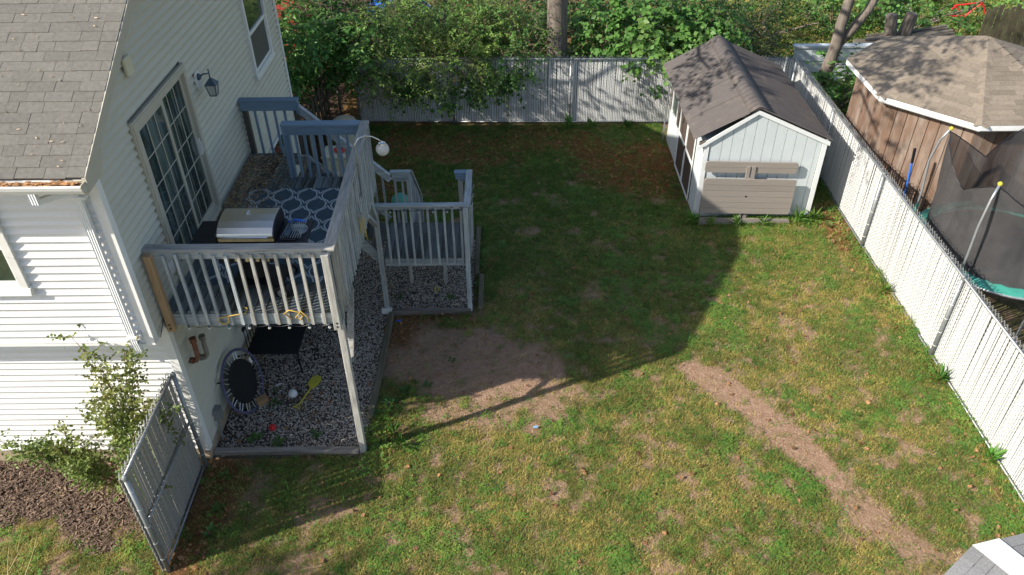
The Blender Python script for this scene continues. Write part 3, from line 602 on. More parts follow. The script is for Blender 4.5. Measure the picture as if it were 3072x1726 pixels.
for xx in (2.63, 3.47): MB().prism([(xx, 5.1, LZ-.04), (xx, 6.3, -.02), (xx, 6.1, -.02), (xx, 5.1, LZ-.3)], (.03, 0, 0)).build('stringer', 'deck_y', s2)
bar('hand_rail', 'deck_y', s2, (2.63, 5.13, LC-.01), (2.63, 6.25, 1.05), .09, .036); 
for i in range(8): Y = 5.22+i*.125; zz = LC-.03-(Y-5.13)*1.045; bal(s2, 2.63, Y, zz-.95, zz-.01, 'deck_z')
post('deck_z', s2, 2.6, 2.67, 6.23, 6.3, 0, 1.05, 'newel')
# legs and braces of the deck
lg = post('worn_z', deck, 2.155, 2.245, .612, .70, 0, 2.549, 'leg')
post('deck_z', deck, 2.135, 2.189, 3.86, 3.9, 0, 2.549, 'leg')
bar('knee_brace', 'worn_y', deck, (2.225, .715, 1.75), (2.225, 1.35, 2.53), .045, .085, up=(1, 0, 0))
bar('knee_brace', 'deck_y', deck, (2.17, 3.2, 2.53), (2.17, 3.86, 1.9), .045, .085, up=(1, 0, 0))
# ------------------------------------------------------------------ timber edging and gravel
def timber(label, *d, m='timber_x'):
    return tag(box('landscape_timber', m, None, *d, bevel=.012), label, 'timber', 'timbers edging the gravel bed')
timber('weathered grey timber edging the gravel in front of the deck leg', .0, 2.14, .60, .70, -.03, .085)
MB_t = MB().hexa([(2.175, 1.3, -.03), (2.265, 1.3, -.03), (2.30, 3.83, -.03), (2.21, 3.83, -.03)], [(2.175, 1.3, .09), (2.265, 1.3, .09), (2.30, 3.83, .09), (2.21, 3.83, .09)])
tag(MB_t.build('landscape_timber', 'timber_y', None, bevel=.012), 'long mossy timber between gravel bed and bare earth', 'timber', 'timbers edging the gravel bed')
timber('grey timber lying between the two landing posts', 2.27, 3.68, 3.84, 3.93, -.03, .085)
timber('short dark timber right of the landing post', 3.80, 3.89, 3.95, 4.95, -.03, .09, m='timber_y')
timber('dark timber running back along the landing towards the lawn', 3.70, 3.79, 4.96, 6.6, -.03, .09, m='timber_y')
struct(MB().hexa([(-.02, .56, -.02), (2.2, .56, -.02), (2.2, 3.88, -.02), (-.02, 3.88, -.02)], [(-.02, .56, .012), (2.2, .56, .012), (2.2, 3.88, .012), (-.02, 3.88, .012)]).box(-.02, 3.72, 3.88, 6.2, -.02, .012).build('gravel_bed', mat('gravel_base', (.09, .078, .066), rough=.95, var=.5, nscale=45, bump=.8, bscale=60, c2=(.06, .04, .025), c2amt=(.4, .6), c2scale=2)))

# ------------------------------------------------------------------ fences
def fence(name, A, B, zb, zt_, posts, side, slatmat, label, pitch=.043, mid=False, seed=0, wf=.35):
    # A,B ground points; side=+1: slats lie to the left of A->B seen from above, rails on the other side
    A = Vector((*A, 0)); B = Vector((*B, 0)); d = (B-A); Ln = d.length; d.normalize(); n = Vector((-d.y, d.x, 0))*side
    f = tag(link(name, None, None, tuple(A)), label, 'fence')
    mesh_y = n*.045; H = zt_-zb
    pr = random.Random(seed)
    ms = part('slat_infill', f, tuple(A)); sm = {}
    ang = math.atan2(d.y, d.x)
    for v_ in range(4):
        w_ = pitch*wf+pr.uniform(-.0012, .0012); b_ = MB(); b_.box(-w_, w_, -.004, .004, 0, H-.03+pr.uniform(-.012, .005)); me_ = b_.mesh('slat'); me_.materials.append(M[slatmat]); sm[v_] = me_
    k = int(Ln/pitch)
    for i in range(k):
        p_ = A+d*(pitch*(i+.5))+mesh_y; o = link('slat', sm[pr.randrange(4)], ms, (p_.x, p_.y, zb+pr.uniform(-.014, .012))); o.rotation_euler = (pr.uniform(-.006, .006), pr.uniform(-.007, .007), ang+pr.uniform(-.06, .06))
    V = []; F = []; rw = .0027
    rows = int((H+.04)/pitch)
    for i in range(k+1):                      # zig-zag wires woven in front of and behind the slats
        for j in range(rows):
            s_ = 1 if (j % 2 == 0) else -1
            xa = pitch*i+s_*-.5*pitch; xb = pitch*i+s_*.5*pitch; za = zb+j*pitch; zc = za+pitch
            off = mesh_y-n*(.009 if (j+i) % 2 == 0 else -.009)
            a_ = A+d*xa+off; b2 = A+d*xb+off; a_.z = za; b2.z = zc
            dr = (b2-a_).normalized(); e1 = dr.cross(n).normalized()*rw; e2 = n*rw; o_ = len(V)
            for q in (a_, b2): V += [q+e1-e2*.6, q-e1-e2*.6, q+e2*1.2]
            F += [(o_, o_+1, o_+4, o_+3), (o_+1, o_+2, o_+5, o_+4), (o_+2, o_, o_+3, o_+5)]
    link('wire_mesh', npmesh('wire_mesh', np.array([tuple(q) for q in V]), np.array(F), 4, 'wire'), f)
    # barbed top selvage
    tp = MB()
    for i in range(int(Ln/(pitch*2))):
        c = A+d*(pitch*2*(i+.5))+mesh_y
        for s_ in (-1, 1): tp.bar((c.x+d.x*s_*pitch, c.y+d.y*s_*pitch, zt_-.02), (c.x, c.y, zt_+.05), .006, .006, up=n)
    tp.build('top_barbs', 'wire', f)
    rail = lambda nm, z_, r_: MB().tube([A+d*.0+Vector((0, 0, z_)), A+d*Ln+Vector((0, 0, z_))], r_, 8).build(nm, 'galv', f, smooth=True)
    rail('top_rail', zt_-.02, .021)
    if mid: rail('middle_rail', zb+H*.5, .018)
    rail('bottom_rail', zb+.02, .016)
    for s_ in posts:
        q = A+d*s_-n*.02
        ps = MB().tube([(q.x, q.y, -.1), (q.x, q.y, zt_-.045)], .03, 10).build('post', 'galv', f, smooth=True)
        MB().tube([(q.x, q.y, zt_-.046), (q.x, q.y, zt_+.004)], .034, 10).sphere((q.x, q.y, zt_+.006), .03, 8, 5).build('post_cap', 'galv', ps)
        tb = MB()
        for zz in np.linspace(zb+.25, zt_-.25, 5): tb.tube([(q.x, q.y, zz), (q.x, q.y, zz+.008)], .033, 8)
        tb.build('tie_wires', 'wire_white', ps)
    return f
fence('chain_link_fence', (11.43, 11.42), (11.43, -1.2), .02, 1.67, [.02, 2.78, 5.6, 8.83, 12.0], 1, 'slat', 'long white-slatted chain-link fence on the right, sunlit, beside the trampoline', seed=1)
fence('chain_link_fence', (.55, 11.62), (11.35, 11.38), .04, 1.74, [.02, 2.42, 5.38, 8.2, 10.6], 1, 'slat', 'white-slatted chain-link fence across the back, half hidden by hanging leaves', seed=2)
fence('chain_link_fence', (-.05, -1.31), (-.07, .43), .02, 1.85, [.02, 1.72], 1, 'slat_beige', 'beige-slatted chain-link fence panel at the front house corner beside the rose bush', mid=True, seed=3, pitch=.045, wf=.475)

# ------------------------------------------------------------------ shed
random.seed(5)
shed = thing('garden_shed', (9.5, 8.7, 0), 'white wooden garden shed with brown corrugated roof', 'shed')
X0, X1, Y0, Y1, WZ = 8.283, 10.70, 6.98, 10.58, 1.82; PX, PZ = 9.22, 2.46
wl = part('front_gable', shed, (9.5, Y0, 0))
gx = [X0+.09, 8.385, 8.621, 8.813, 9.034, 9.24, 9.447, 9.653, 9.86, 10.067, 10.288, 10.509, X1-.09]
zg = lambda x: WZ+(PZ-WZ)*((x-X0)/(PX-X0) if x < PX else (X1-x)/(X1-PX))-.07
for a_, b_ in zip(gx[:-1], gx[1:]):
    ps = [(a_+.004, Y0, -.02), (b_-.004, Y0, -.02), (b_-.004, Y0, zg(b_))]+([(PX, Y0, zg(PX))] if a_ < PX < b_ else [])+[(a_+.004, Y0, zg(a_))]
    MB().prism(ps, (0, .02, 0)).build('groove_board', 'shed_wall', wl)
MB().box(X0+.06, X1-.06, Y0+.02, Y0+.03, -.02, WZ).prism([(X0+.06, Y0+.02, WZ), (X1-.06, Y0+.02, WZ), (PX, Y0+.02, PZ-.09)], (0, .01, 0)).build('backing', 'shed_dark', wl)
MB().box(X0+.02, X1-.005, Y0+.03, Y1, -.02, WZ-.02).build('wall_core', 'shed_wall', shed)
MB().prism([(X0+.02, Y1-.03, WZ-.02), (X1-.005, Y1-.03, WZ-.02), (PX, Y1-.03, PZ-.08)], (0, .03, 0)).build('rear_gable', 'shed_wall', shed)
MB().box(X0-.012, X0+.085, Y0-.02, Y0+.0, -.02, zg(X0+.04)+.02).box(X0-.012, X0+.012, Y0+.0005, Y0+.09, -.02, WZ).build('corner_trim', 'shed_trim', shed)
MB().box(X1-.085, X1+.012, Y0-.02, Y0+.0, -.02, zg(X1-.04)+.02).box(X1-.005, X1+.012, Y0+.0005, Y0+.09, -.02, WZ).build('corner_trim', 'shed_trim', shed)
for (xa, za, xb, zb_) in ((X0-.16, WZ-.01-.11, PX, PZ+.012), (PX, PZ+.012, X1+.05, WZ-.035)):
    MB().prism([(xa, Y0-.05, za-.1), (xb, Y0-.05, zb_-.1), (xb, Y0-.05, zb_-.015), (xa, Y0-.05, za-.015)], (0, .03, 0)).build('barge_board', 'shed_trim', shed)
# left wall boards, doors and window
lwl = part('side_wall', shed, (X0, 8.8, 0))
yy = Y0+.09
while yy < Y1-.05:
    y2 = min(yy+.2, Y1); box('groove_board', 'shed_wall', lwl, X0-.0, X0+.019, yy+.004, y2-.004, -.02, WZ-.05); yy += .2
dr = part('double_door', shed, (X0, 8.5, 0))
for (ya, yb) in ((7.62, 8.42), (8.43, 9.23)):
    lf = part('door_leaf', dr, (X0, ya, 0))
    box('panel', 'shed_dark', lf, X0-.022, X0-.001, ya, yb, .03, 1.62)
    tr_ = MB().box(X0-.036, X0-.0222, ya, ya+.05, .03, 1.62).box(X0-.036, X0-.0222, yb-.05, yb, .03, 1.62).box(X0-.036, X0-.0222, ya+.05, yb-.05, .03, .09).box(X0-.036, X0-.0222, ya+.05, yb-.05, 1.56, 1.62).box(X0-.036, X0-.0222, ya+.05, yb-.05, .86, .93)
    tr_.build('cross_trim', 'shed_trim', lf)
MB().box(X0-.05, X0-.037, 8.38, 8.46, .88, .95).tube([(X0-.055, 8.42, .9), (X0-.075, 8.42, .86), (X0-.055, 8.42, .82)], .008, 6).build('hasp', 'black', dr)
wn = part('window', shed, (X0, 9.9, .9))
MB().box(X0-.03, X0-.001, 9.62, 9.67, .9, 1.5).box(X0-.03, X0-.001, 10.23, 10.28, .9, 1.5).box(X0-.03, X0-.001, 9.67, 10.23, 1.45, 1.5).box(X0-.03, X0-.001, 9.67, 10.23, .9, .95).build('frame', 'shed_trim', wn)
box('pane', 'glass2', wn, X0-.012, X0-.001, 9.67, 10.23, .95, 1.45)
for ya in (9.42, 10.29): box('shutter', 'shed_dark', wn, X0-.02, X0-.001, ya, ya+.19, .88, 1.52)
# corrugated roof
rf = part('roof', shed, (PX, 8.8, PZ))
def corr(xa, za, xb, zb_, ya, yb, nm, m='roof_brown', amp=.016, wl_=.095, nx_=2):
    a_ = Vector((xa, 0, za)); b_ = Vector((xb, 0, zb_)); d_ = (b_-a_).normalized(); nrm_ = Vector((-d_.z, 0, d_.x)); nrm_ = nrm_ if nrm_.z > 0 else -nrm_
    n_ = int((yb-ya)/wl_*6); V = []; F = []
    for th in (0, -.006):
        for s_ in (0, 1):
            for i in range(n_+1):
                y_ = ya+(yb-ya)*i/n_; h = amp*math.cos(2*math.pi*y_/wl_)+th; q = (a_ if s_ == 0 else b_)+nrm_*h; V.append((q.x, y_, q.z))
    k_ = n_+1
    for i in range(n_):
        F.append((i, i+1, k_+i+1, k_+i)); F.append((2*k_+i, 3*k_+i, 3*k_+i+1, 2*k_+i+1)); F.append((k_+i, k_+i+1, 3*k_+i+1, 3*k_+i)); F.append((i+1, i, 2*k_+i, 2*k_+i+1))
    F.append((0, k_, 3*k_, 2*k_)); F.append((k_-1, 3*k_-1, 4*k_-1, 2*k_-1))
    return MB().add(V, F).build(nm, m, rf)
ya = Y0-.07; LE = (8.03, WZ+.045); RE = (10.78, WZ-.01)
while ya < 10.7:
    yb = min(ya+.85, 10.74); o = .002*random.random()
    corr(PX, PZ+.05+o, LE[0], LE[1]+o, ya, yb+.0, 'roof_sheet'); corr(PX, PZ+.05+o, RE[0], RE[1]+o, ya, yb, 'roof_sheet'); ya += .855
# ridge cap
V = []; F = []; n_ = 240; prof = [(-.2, -.12), (-.1, -.045), (-.03, 0.0), (.03, 0.0), (.1, -.035), (.2, -.085)]
for i in range(n_+1):
    y_ = Y0-.08+(10.75-Y0+.08)*i/n_; h = .010*math.cos(2*math.pi*y_/.17)
    for j, (dx, dz) in enumerate(prof): V.append((PX+dx, y_, PZ+.088+dz+h*(1 if j in (1, 2, 3, 4) else .6)))
k_ = len(prof)
for i in range(n_):
    for j in range(k_-1): F.append((i*k_+j, i*k_+j+1, (i+1)*k_+j+1, (i+1)*k_+j))
rc = MB().add(V, F).build('ridge_cap', 'roof_brown', rf, smooth=True); so = rc.modifiers.new('s', 'SOLIDIFY'); so.thickness = .006
MB().prism([(8.17, Y0-.045, WZ-.16), (8.27, Y0-.045, WZ-.16), (8.27, Y0-.045, WZ-.0), (8.17, Y0-.045, WZ-.05)], (0, .08, 0)).build('rafter_end', 'dark_y', shed)
tag(MB().tube([(8.19, 10.55, .0), (8.18, 10.5, .5), (8.185, 10.45, 1.55)], .018, 8).build('metal_pole', 'galv'), 'thin grey metal pole leaning at the shed rear corner', 'pole')
# ------------------------------------------------------------------ picnic table propped against the shed
tb = thing('picnic_table', (9.28, 6.86, 0), 'grey-brown plank picnic table tipped on its side against the white shed', 'picnic table')
def rboard(name, x0, x1, z0, z1, y0, y1, parent, rl=0, rr_=0, top=False, bottom=False, tilt=-.031):
    r_ = .05; pts = []
    def c(cx_, cz_, a0):
        for i in range(5): a = a0+math.pi/2*i/4; pts.append((cx_+r_*math.cos(a), cz_+r_*math.sin(a)))
    if bottom: c(x0+r_, z0+r_, math.pi); c(x1-r_, z0+r_, 1.5*math.pi)
    else: pts.extend([(x0, z0), (x1, z0)])
    if top: c(x1-r_, z1-r_, 0); c(x0+r_, z1-r_, .5*math.pi)
    else: pts.extend([(x1, z1), (x0, z1)])
    ps = [(9.28+(px-9.28)+tilt*-1*(pz-.6)*0, y0, pz+tilt*(px-8.34)) for px, pz in pts]
    return MB().prism(ps, (0, y1-y0, 0)).build(name, 'table_grey', parent)
tt = part('tabletop', tb, (9.28, 6.8, .6)); nb = 6
for i in range(nb):
    h = (1.045-.235)/nb; z_ = .235+i*h; rboard('plank', 8.335, 10.215, z_+.003, z_+h-.003, 6.795, 6.83, tt, bottom=(i == 0), top=(i == nb-1))
MB().lathe((9.24, 6.796, .62), [(.022, -.003), (.022, .0)], 12, 'y').build('umbrella_hole', 'black_matte', tt)
b1 = part('upper_bench', tb, (9.28, 6.9, 1.3))
for i in range(2): z_ = 1.155+i*.122; rboard('plank', 8.33, 10.2, z_+.003, z_+.119, 6.865, 6.9, b1, bottom=(i == 0), top=(i == 1))
b2 = part('lower_bench', tb, (9.28, 6.7, .05))
for i in range(2): z_ = -.03+i*.1; rboard('plank', 8.33, 10.22, z_+.003, z_+.097, 6.70, 6.735, b2, bottom=(i == 0), top=(i == 1))
for xx in (9.2, 9.31): MB().box(xx-.035, xx+.035, 6.84, 6.875, .0, 1.28).build('pedestal_beam', 'table_grey', tb)
for xx in (8.7, 9.85): MB().box(xx-.03, xx+.03, 6.836, 6.875, .18, .95).build('batten', 'table_grey', tb)
# ------------------------------------------------------------------ octagonal pool house behind the right fence
gz_ = thing('octagonal_pavilion', (13.88, 8.17, 0), 'octagonal brown wooden pavilion with tan shingle roof beyond the right fence', 'pavilion')
GC = Vector((13.88, 8.17, 0)); RO = 2.46; RI = 2.18; GE, GP = 2.6, 3.42
oc = lambda r_, k_, z_: Vector((GC.x+r_*math.cos(R(22.5+45*k_)), GC.y+r_*math.sin(R(22.5+45*k_)), z_))
MB().prism([oc(RI-.02, k_, -.05) for k_ in range(8)], (0, 0, GE)).build('wall_core', 'shed_dark', gz_)
for k_ in range(8):
    if k_ in (0, 7, 1): continue
    a_ = oc(RI, k_, 0); b_ = oc(RI, k_+1, 0); n_ = 8; wp = part('wall_panel', gz_, tuple(a_)); nv = Vector(((a_+b_)/2-GC)); nv.z = 0; nv.normalize()
    for i in range(n_):
        p_ = a_.lerp(b_, i/n_+.004); q = a_.lerp(b_, (i+1)/n_-.004); MB().hexa([p_-nv*.02, q-nv*.02, q, p_], [v_+Vector((0, 0, GE-.02)) for v_ in (p_-nv*.02, q-nv*.02, q, p_)]).build('wall_board', 'tplywood', wp)
grf = part('roof', gz_, (GC.x, GC.y, GE))
apex = Vector((GC.x, GC.y, GP))
def clip(poly, a, b_, c):                      # keep a*u+b*v<=c
    out = []
    for i in range(len(poly)):
        p_, q = poly[i-1], poly[i]; dp = a*p_[0]+b_*p_[1]-c; dq = a*q[0]+b_*q[1]-c
        if (dp <= 0) != (dq <= 0): t_ = dp/(dp-dq); out.append((p_[0]+t_*(q[0]-p_[0]), p_[1]+t_*(q[1]-p_[1])))
        if dq <= 0: out.append(q)
    return out
rnd = random.Random(9); cnt = 0
for k_ in range(8):
    a_ = oc(RO, k_, GE); b_ = oc(RO, k_+1, GE); m_ = (a_+b_)/2; ux = (b_-a_).normalized(); uy = (apex-m_).normalized(); nn_ = ux.cross(uy).normalized(); S_ = (apex-m_).length; W_ = (b_-a_).length
    MB().add([a_-nn_*.05, b_-nn_*.05, apex-nn_*.05, a_-nn_*.004, b_-nn_*.004, apex-nn_*.004], [(2, 1, 0), (3, 4, 5), (0, 1, 4, 3), (1, 2, 5, 4), (2, 0, 3, 5)]).build('roof_panel', 'shingle_tan', grf)
    if k_ not in (2, 3, 4, 5, 6): continue
    v = 0; row = 0
    while v < S_-.05:
        hw = W_/2*(1-v/S_); u_ = -hw-(.15 if row % 2 else 0)
        while u_ < hw:
            wd = .305 if k_ in (4, 5) else .45
            po = [(u_+.003, v), (u_+wd, v), (u_+wd, v+.142), (u_+.003, v+.142)]
            po = clip(po, 1, W_/2/S_, W_/2-.005); po = clip(po, -1, W_/2/S_, W_/2-.005) if len(po) > 2 else po
            if len(po) > 2 and max(q[0] for q in po)-min(q[0] for q in po) > .02: shingle(m_, ux, uy, nn_, po, 'shingle', 'shingle_tan', grf, thick=.007, lift=.005); cnt += 1
            u_ += wd
        v += .128 if k_ in (4, 5) else .142; row += 1
    # hip cap shingles on the hip at a_
    d_ = apex-a_; L_ = d_.length; d_.normalize(); k2 = int(L_/.2); sd_ = Vector((0, 0, 1)).cross(d_).normalized()
    if k_ in (4, 5, 6):
        for i in range(k2):
            c0 = a_+d_*(i*.2); c1 = c0+d_*.23; hz = Vector((0, 0, .03)); dn = Vector((0, 0, -.035))
            MB().add([c0-sd_*.13+dn+hz, c0+hz, c0+sd_*.13+dn+hz, c1-sd_*.13+dn+hz*.4, c1+hz*.4, c1+sd_*.13+dn+hz*.4, c0-sd_*.13+dn, c0, c0+sd_*.13+dn], [(0, 1, 4, 3), (1, 2, 5, 4), (0, 6, 7, 1), (1, 7, 8, 2)]).build('hip_cap', 'shingle_tan', grf)
    MB().hexa([a_+Vector((0, 0, -.1)), b_+Vector((0, 0, -.1)), b_+(GC-b_)*.012+Vector((0, 0, -.1)), a_+(GC-a_)*.012+Vector((0, 0, -.1))], [a_+Vector((0, 0, .012)), b_+Vector((0, 0, .012)), b_+(GC-b_)*.012+Vector((0, 0, .012)), a_+(GC-a_)*.012+Vector((0, 0, .012))]).build('drip_edge', 'gutter_white', grf)
# ------------------------------------------------------------------ hip roof corner at the lower right
sh2 = thing('small_outbuilding', (10.2, -4.2, 0), 'corner of a pale grey shingle roof with white hip cap, lower right edge', 'outbuilding')
K = Vector((8.86, -2.62, 2.3)); e1 = Vector((.973, .23, 0)); e2 = Vector((-.80, -.6, 0)).normalized(); W1, W2 = 2.6, 2.6
cen = K+Vector((.55, -1.7, .6)); A1 = K+e1*1.9; A2 = K+e2*1.7; FAR = K+Vector((.7, -3.4, 0))
MB().prism([(K+(cen-K)*.1)*1+Vector((0, 0, -2.35)), (A2+(cen-A2)*.1)+Vector((0, 0, -2.35)), (FAR+(cen-FAR)*.1)+Vector((0, 0, -2.35)), (A1+(cen-A1)*.1)+Vector((0, 0, -2.35))], (0, 0, 2.3)).build('walls', 'trim', sh2)
for nm, tri in (('roof_slope', (K, A1, cen)), ('roof_slope', (A2, K, cen)), ('roof_slope', (A1, FAR, cen)), ('roof_slope', (FAR, A2, cen))):
    MB().prism(tri, (0, 0, .03)).build(nm, 'shingle_grey', sh2)
for (a_, b_) in ((K, A1), (A2, K)):
    ux = (b_-a_).normalized(); m_ = (a_+b_)/2; up_ = cen-a_; uy = (up_-ux*up_.dot(ux)); S_ = uy.length; uy.normalize(); n_ = ux.cross(uy).normalized(); apx = (cen-a_).dot(ux); W_ = (b_-a_).length; v = 0; row = 0
    while v < S_-.1:
        lo_ = apx*v/S_; hi_ = W_-(W_-apx)*v/S_; u_ = lo_-(.15 if row % 2 else 0)
        while u_ < hi_:
            po = [(max(u_+.003, lo_), v), (min(u_+.3, hi_), v), (min(u_+.3, hi_), v+.14), (max(u_+.003, lo_), v+.14)]
            if po[1][0]-po[0][0] > .04: shingle(a_+Vector((0, 0, .031)), ux, uy, n_, po, 'shingle', 'shingle_grey', sh2, thick=.006, lift=.005)
            u_ += .3
        v += .13; row += 1
hd = (cen-K).normalized(); hs = hd.cross(Vector((0, 0, 1))).normalized()
UPZ = Vector((0, 0, .02))
MB().add([v_+UPZ for v_ in [K-hs*.0+Vector((0, 0, .034)), K+e1*.3+Vector((0, 0, .036)), cen+hs*.16+Vector((0, 0, .036)), cen-hs*.1+Vector((0, 0, .036)), K+Vector((0, 0, .028)), K+e1*.3+Vector((0, 0, .028)), cen+hs*.16+Vector((0, 0, .028)), cen-hs*.1+Vector((0, 0, .028))]], [(0, 1, 2, 3), (7, 6, 5, 4), (0, 4, 5, 1), (1, 5, 6, 2), (2, 6, 7, 3), (3, 7, 4, 0)]).build('hip_cap', 'gutter_white', sh2)
# ------------------------------------------------------------------ trampoline behind the fence
tp = thing('trampoline', (13.2, 4.39, 0), 'round backyard trampoline with black net and teal spring pad beyond the fence', 'trampoline')
TC = Vector((13.2, 4.39, 0)); TR = 1.5; n_ = 48
cp = lambda r_, a, z_: (TC.x+r_*math.cos(a), TC.y+r_*math.sin(a), z_)
def ringmesh(r0_, r1_, za, zb_, th, nm, m):
    V = []; F = []
    for i in range(n_):
        a = 2*math.pi*i/n_; V += [cp(r0_, a, za), cp(r1_, a, zb_), cp(r1_, a, zb_-th), cp(r0_, a, za-th)]
    for i in range(n_):
        j = (i+1) % n_
        for q in range(4): F.append((i*4+q, i*4+(q+1) % 4, j*4+(q+1) % 4, j*4+q))
    MB().add(V, F).build(nm, m, tp)
ringmesh(1.28, 1.53, 1.0, 1.0, .02, 'spring_pad', 'teal')
MB().tube([cp(1.52, 2*math.pi*i/n_, .96) for i in range(n_)], .025, 8, closed=True).build('frame_ring', 'grey_pole', tp)
V = [cp(r_, 2*math.pi*i/n_, .955-.02*(1-(r_/1.3)**2)) for r_ in (1.29, .9, .5, .02) for i in range(n_)]
F = [(j*n_+i, (j+1)*n_+i, (j+1)*n_+(i+1) % n_, j*n_+(i+1) % n_) for j in range(3) for i in range(n_)]
MB().add(V, F).build('jump_bed', 'tramp_bed', tp, smooth=True)
pa = [R(137), R(217), R(289), R(1), R(65)]
for i, a in enumerate(pa):
    pts = [cp(1.6, a, .1), cp(1.6, a, 1.5), cp(1.66, a, 2.1), cp(1.6, a, 2.55), cp(1.5, a, 2.78)]
    po = MB().tube(pts, .021, 8).build('net_pole', 'grey_pole', tp, smooth=True)
    MB().sphere(cp(1.49, a, 2.8), .038, 10, 6).build('pole_cap', 'yellow', po)
    MB().tube([cp(1.6, a, .98), cp(1.6, a, 1.22)], .035, 8).build('pole_sleeve', 'teal', po)
V = []; F = []; NU, NVV = 80, 10
for i in range(NU):
    a = pa[0]+2*math.pi*i/NU
    ds_ = sorted([abs((a-b_+math.pi) % (2*math.pi)-math.pi) for b_ in pa])[0]; sag = min(1, ds_/.63)
    zt2 = 2.74-.66*sag**1.1*(1-.15*sag); rt = 1.48-.34*sag
    for j in range(NVV+1):
        f_ = j/NVV; V.append(cp(1.32*(1-f_)+rt*f_-.1*math.sin(f_*math.pi)*sag+.025*math.sin(a*31+f_*4)*(1-f_*.6), a, 1.01+(zt2-1.01)*f_))
for i in range(NU):
    for j in range(NVV): F.append((i*(NVV+1)+j, ((i+1) % NU)*(NVV+1)+j, ((i+1) % NU)*(NVV+1)+j+1, i*(NVV+1)+j+1))
MB().add(V, F).build('safety_net', 'net', tp, smooth=True)
MB().tube([V[i*(NVV+1)+NVV] for i in range(NU)], .009, 5, closed=True).build('net_rim_cord', 'black', tp)
for a in (R(100), R(190), R(260), R(330), R(30)): MB().tube([cp(1.52, a, .95), cp(1.56, a, 0)], .022, 8).build('leg', 'grey_pole', tp)
for i, (x_, y_) in enumerate([(12.7, 4.0), (13.2, 3.8), (12.9, 4.4), (13.4, 4.2), (12.6, 4.7), (13.1, 5.0)]): pass
bt = thing('blue_handled_tool', (12.05, 6.0, 0), 'long-handled tool with blue shaft and black grip against the pavilion', 'garden tool')
MB().tube([(12.25, 6.25, .3), (12.08, 6.2, 1.7)], .022, 8).build('shaft', 'blue', bt); MB().tube([(12.08, 6.2, 1.7), (12.04, 6.19, 2.0)], .028, 8).build('grip', 'black', bt)
cg = MB()
for i in range(9):
    z_ = .5+i*.1; cg.tube([(11.75, 6.0, z_), (12.2, 5.85, z_), (12.35, 6.25, z_)], .004, 4)
for i in range(10): f_ = i/9; cg.tube([(11.75+.45*f_, 6.0-.15*f_, .1), (11.75+.45*f_, 6.0-.15*f_, 1.35)], .004, 4)
tag(cg.build('wire_cage', 'black'), 'thin dark wire cage standing between fence and pavilion', 'wire cage')

# ------------------------------------------------------------------ things on the deck
rug = thing('outdoor_rug', (1.1, 2.4, DZ), 'navy outdoor rug with pale ogee trellis lines on the deck', 'rug')
RX0, RX1, RY0, RY1 = .34, 1.93, 1.15, 3.61
MB().box(RX0, RX1, RY0, RY1, DZ+.003, DZ+.011).build('pile', 'rug', rug)
PW, PL = .187, .56
def wav(t): t = t % 1.; s_ = math.cos(2*math.pi*t); return math.copysign(abs(s_)**.62, s_)
g = MB()
for k_ in range(-1, 11):
    for off in (-.021, .021):
        pts = []
        n_ = 150
        for i in range(n_+1):
            y_ = RY0+.01+(RY1-RY0-.02)*i/n_; sg = 1 if k_ % 2 else -1
            a_ = sg*wav((y_-RY0)/PL)*(PW/2-.021); pts.append((RX0+PW*(k_+.5)+a_+off, y_))
        for (xa, ya), (xb, yb) in zip(pts[:-1], pts[1:]):
            if RX0+.008 < xa < RX1-.008 and RX0+.008 < xb < RX1-.008:
                dx, dy = xb-xa, yb-ya; l_ = math.hypot(dx, dy); nx_, ny_ = -dy/l_*.0105, dx/l_*.0105
                g.add([(xa+nx_, ya+ny_, DZ+.0125), (xa-nx_, ya-ny_, DZ+.0125), (xb-nx_, yb-ny_, DZ+.0125), (xb+nx_, yb+ny_, DZ+.0125)], [(0, 1, 2, 3)])
o = g.build('trellis_pattern', 'rug_line', rug)
_n0 = set(bpy.data.objects)
gr = thing('gas_grill', (1.15, 1.25, DZ), 'stainless-lidded black gas grill with side shelves behind the front rail', 'grill')
gz0 = DZ; ST = 3.62
pr = [(1.0, 3.62), (1.0, 3.67), (.985, 3.70), (1.0, 3.74), (1.06, 3.79), (1.16, 3.825), (1.3, 3.84), (1.44, 3.83), (1.5, 3.80), (1.52, 3.62)]
MB().prism([(.80, y, z) for y, z in pr], (.69, 0, 0)).build('lid', 'steel', gr, bevel=.006)
for x_ in (.782, 1.49): MB().prism([(x_, y, z) for y, z in pr], (.017, 0, 0)).build('lid_end', 'black', gr)
MB().tube([(.86, .97, 3.70), (1.43, .97, 3.70)], .013, 8).box(.87, .89, .97, 1.0, 3.69, 3.71).box(1.40, 1.42, .97, 1.0, 3.69, 3.71).build('lid_handle', 'chrome', gr)
MB().lathe((1.12, 1.33, 3.845), [(.03, -.005), (.032, .012), (.02, .018)], 12).build('thermometer', 'chrome', gr)
MB().box(.8, 1.49, .98, 1.52, 3.35, 3.615).build('firebox', 'black', gr, bevel=.01)
MB().prism([(.79, .975, 3.36), (.79, .90, 3.38), (.79, .90, 3.50), (.79, .975, 3.56)], (.71, 0, 0)).build('control_panel', 'black', gr)
for i in range(5): MB().lathe((.90+i*.125, .9, 3.44), [(.028, -.03), (.03, -.004), (.03, .0)], 10, 'y').build('knob', 'chrome', gr)
for (xa, xb, s_) in ((.45, .782, 0), (1.507, 1.88, 1)):
    MB().prism([(xa, .97, ST-.05), (xa, 1.5, ST-.05), (xa, 1.5, ST), (xa, .97, ST)], (xb-xa, 0, 0)).build('side_shelf', 'black', gr, bevel=.01)
MB().lathe((1.72, 1.27, ST+.001), [(.13, 0), (.13, .006), (.11, .006), (.11, .002)], 20).build('side_burner', 'steel', gr)
MB().box(.82, 1.47, 1.0, 1.45, DZ+.16, DZ+.2).build('bottom_shelf', 'black', gr)
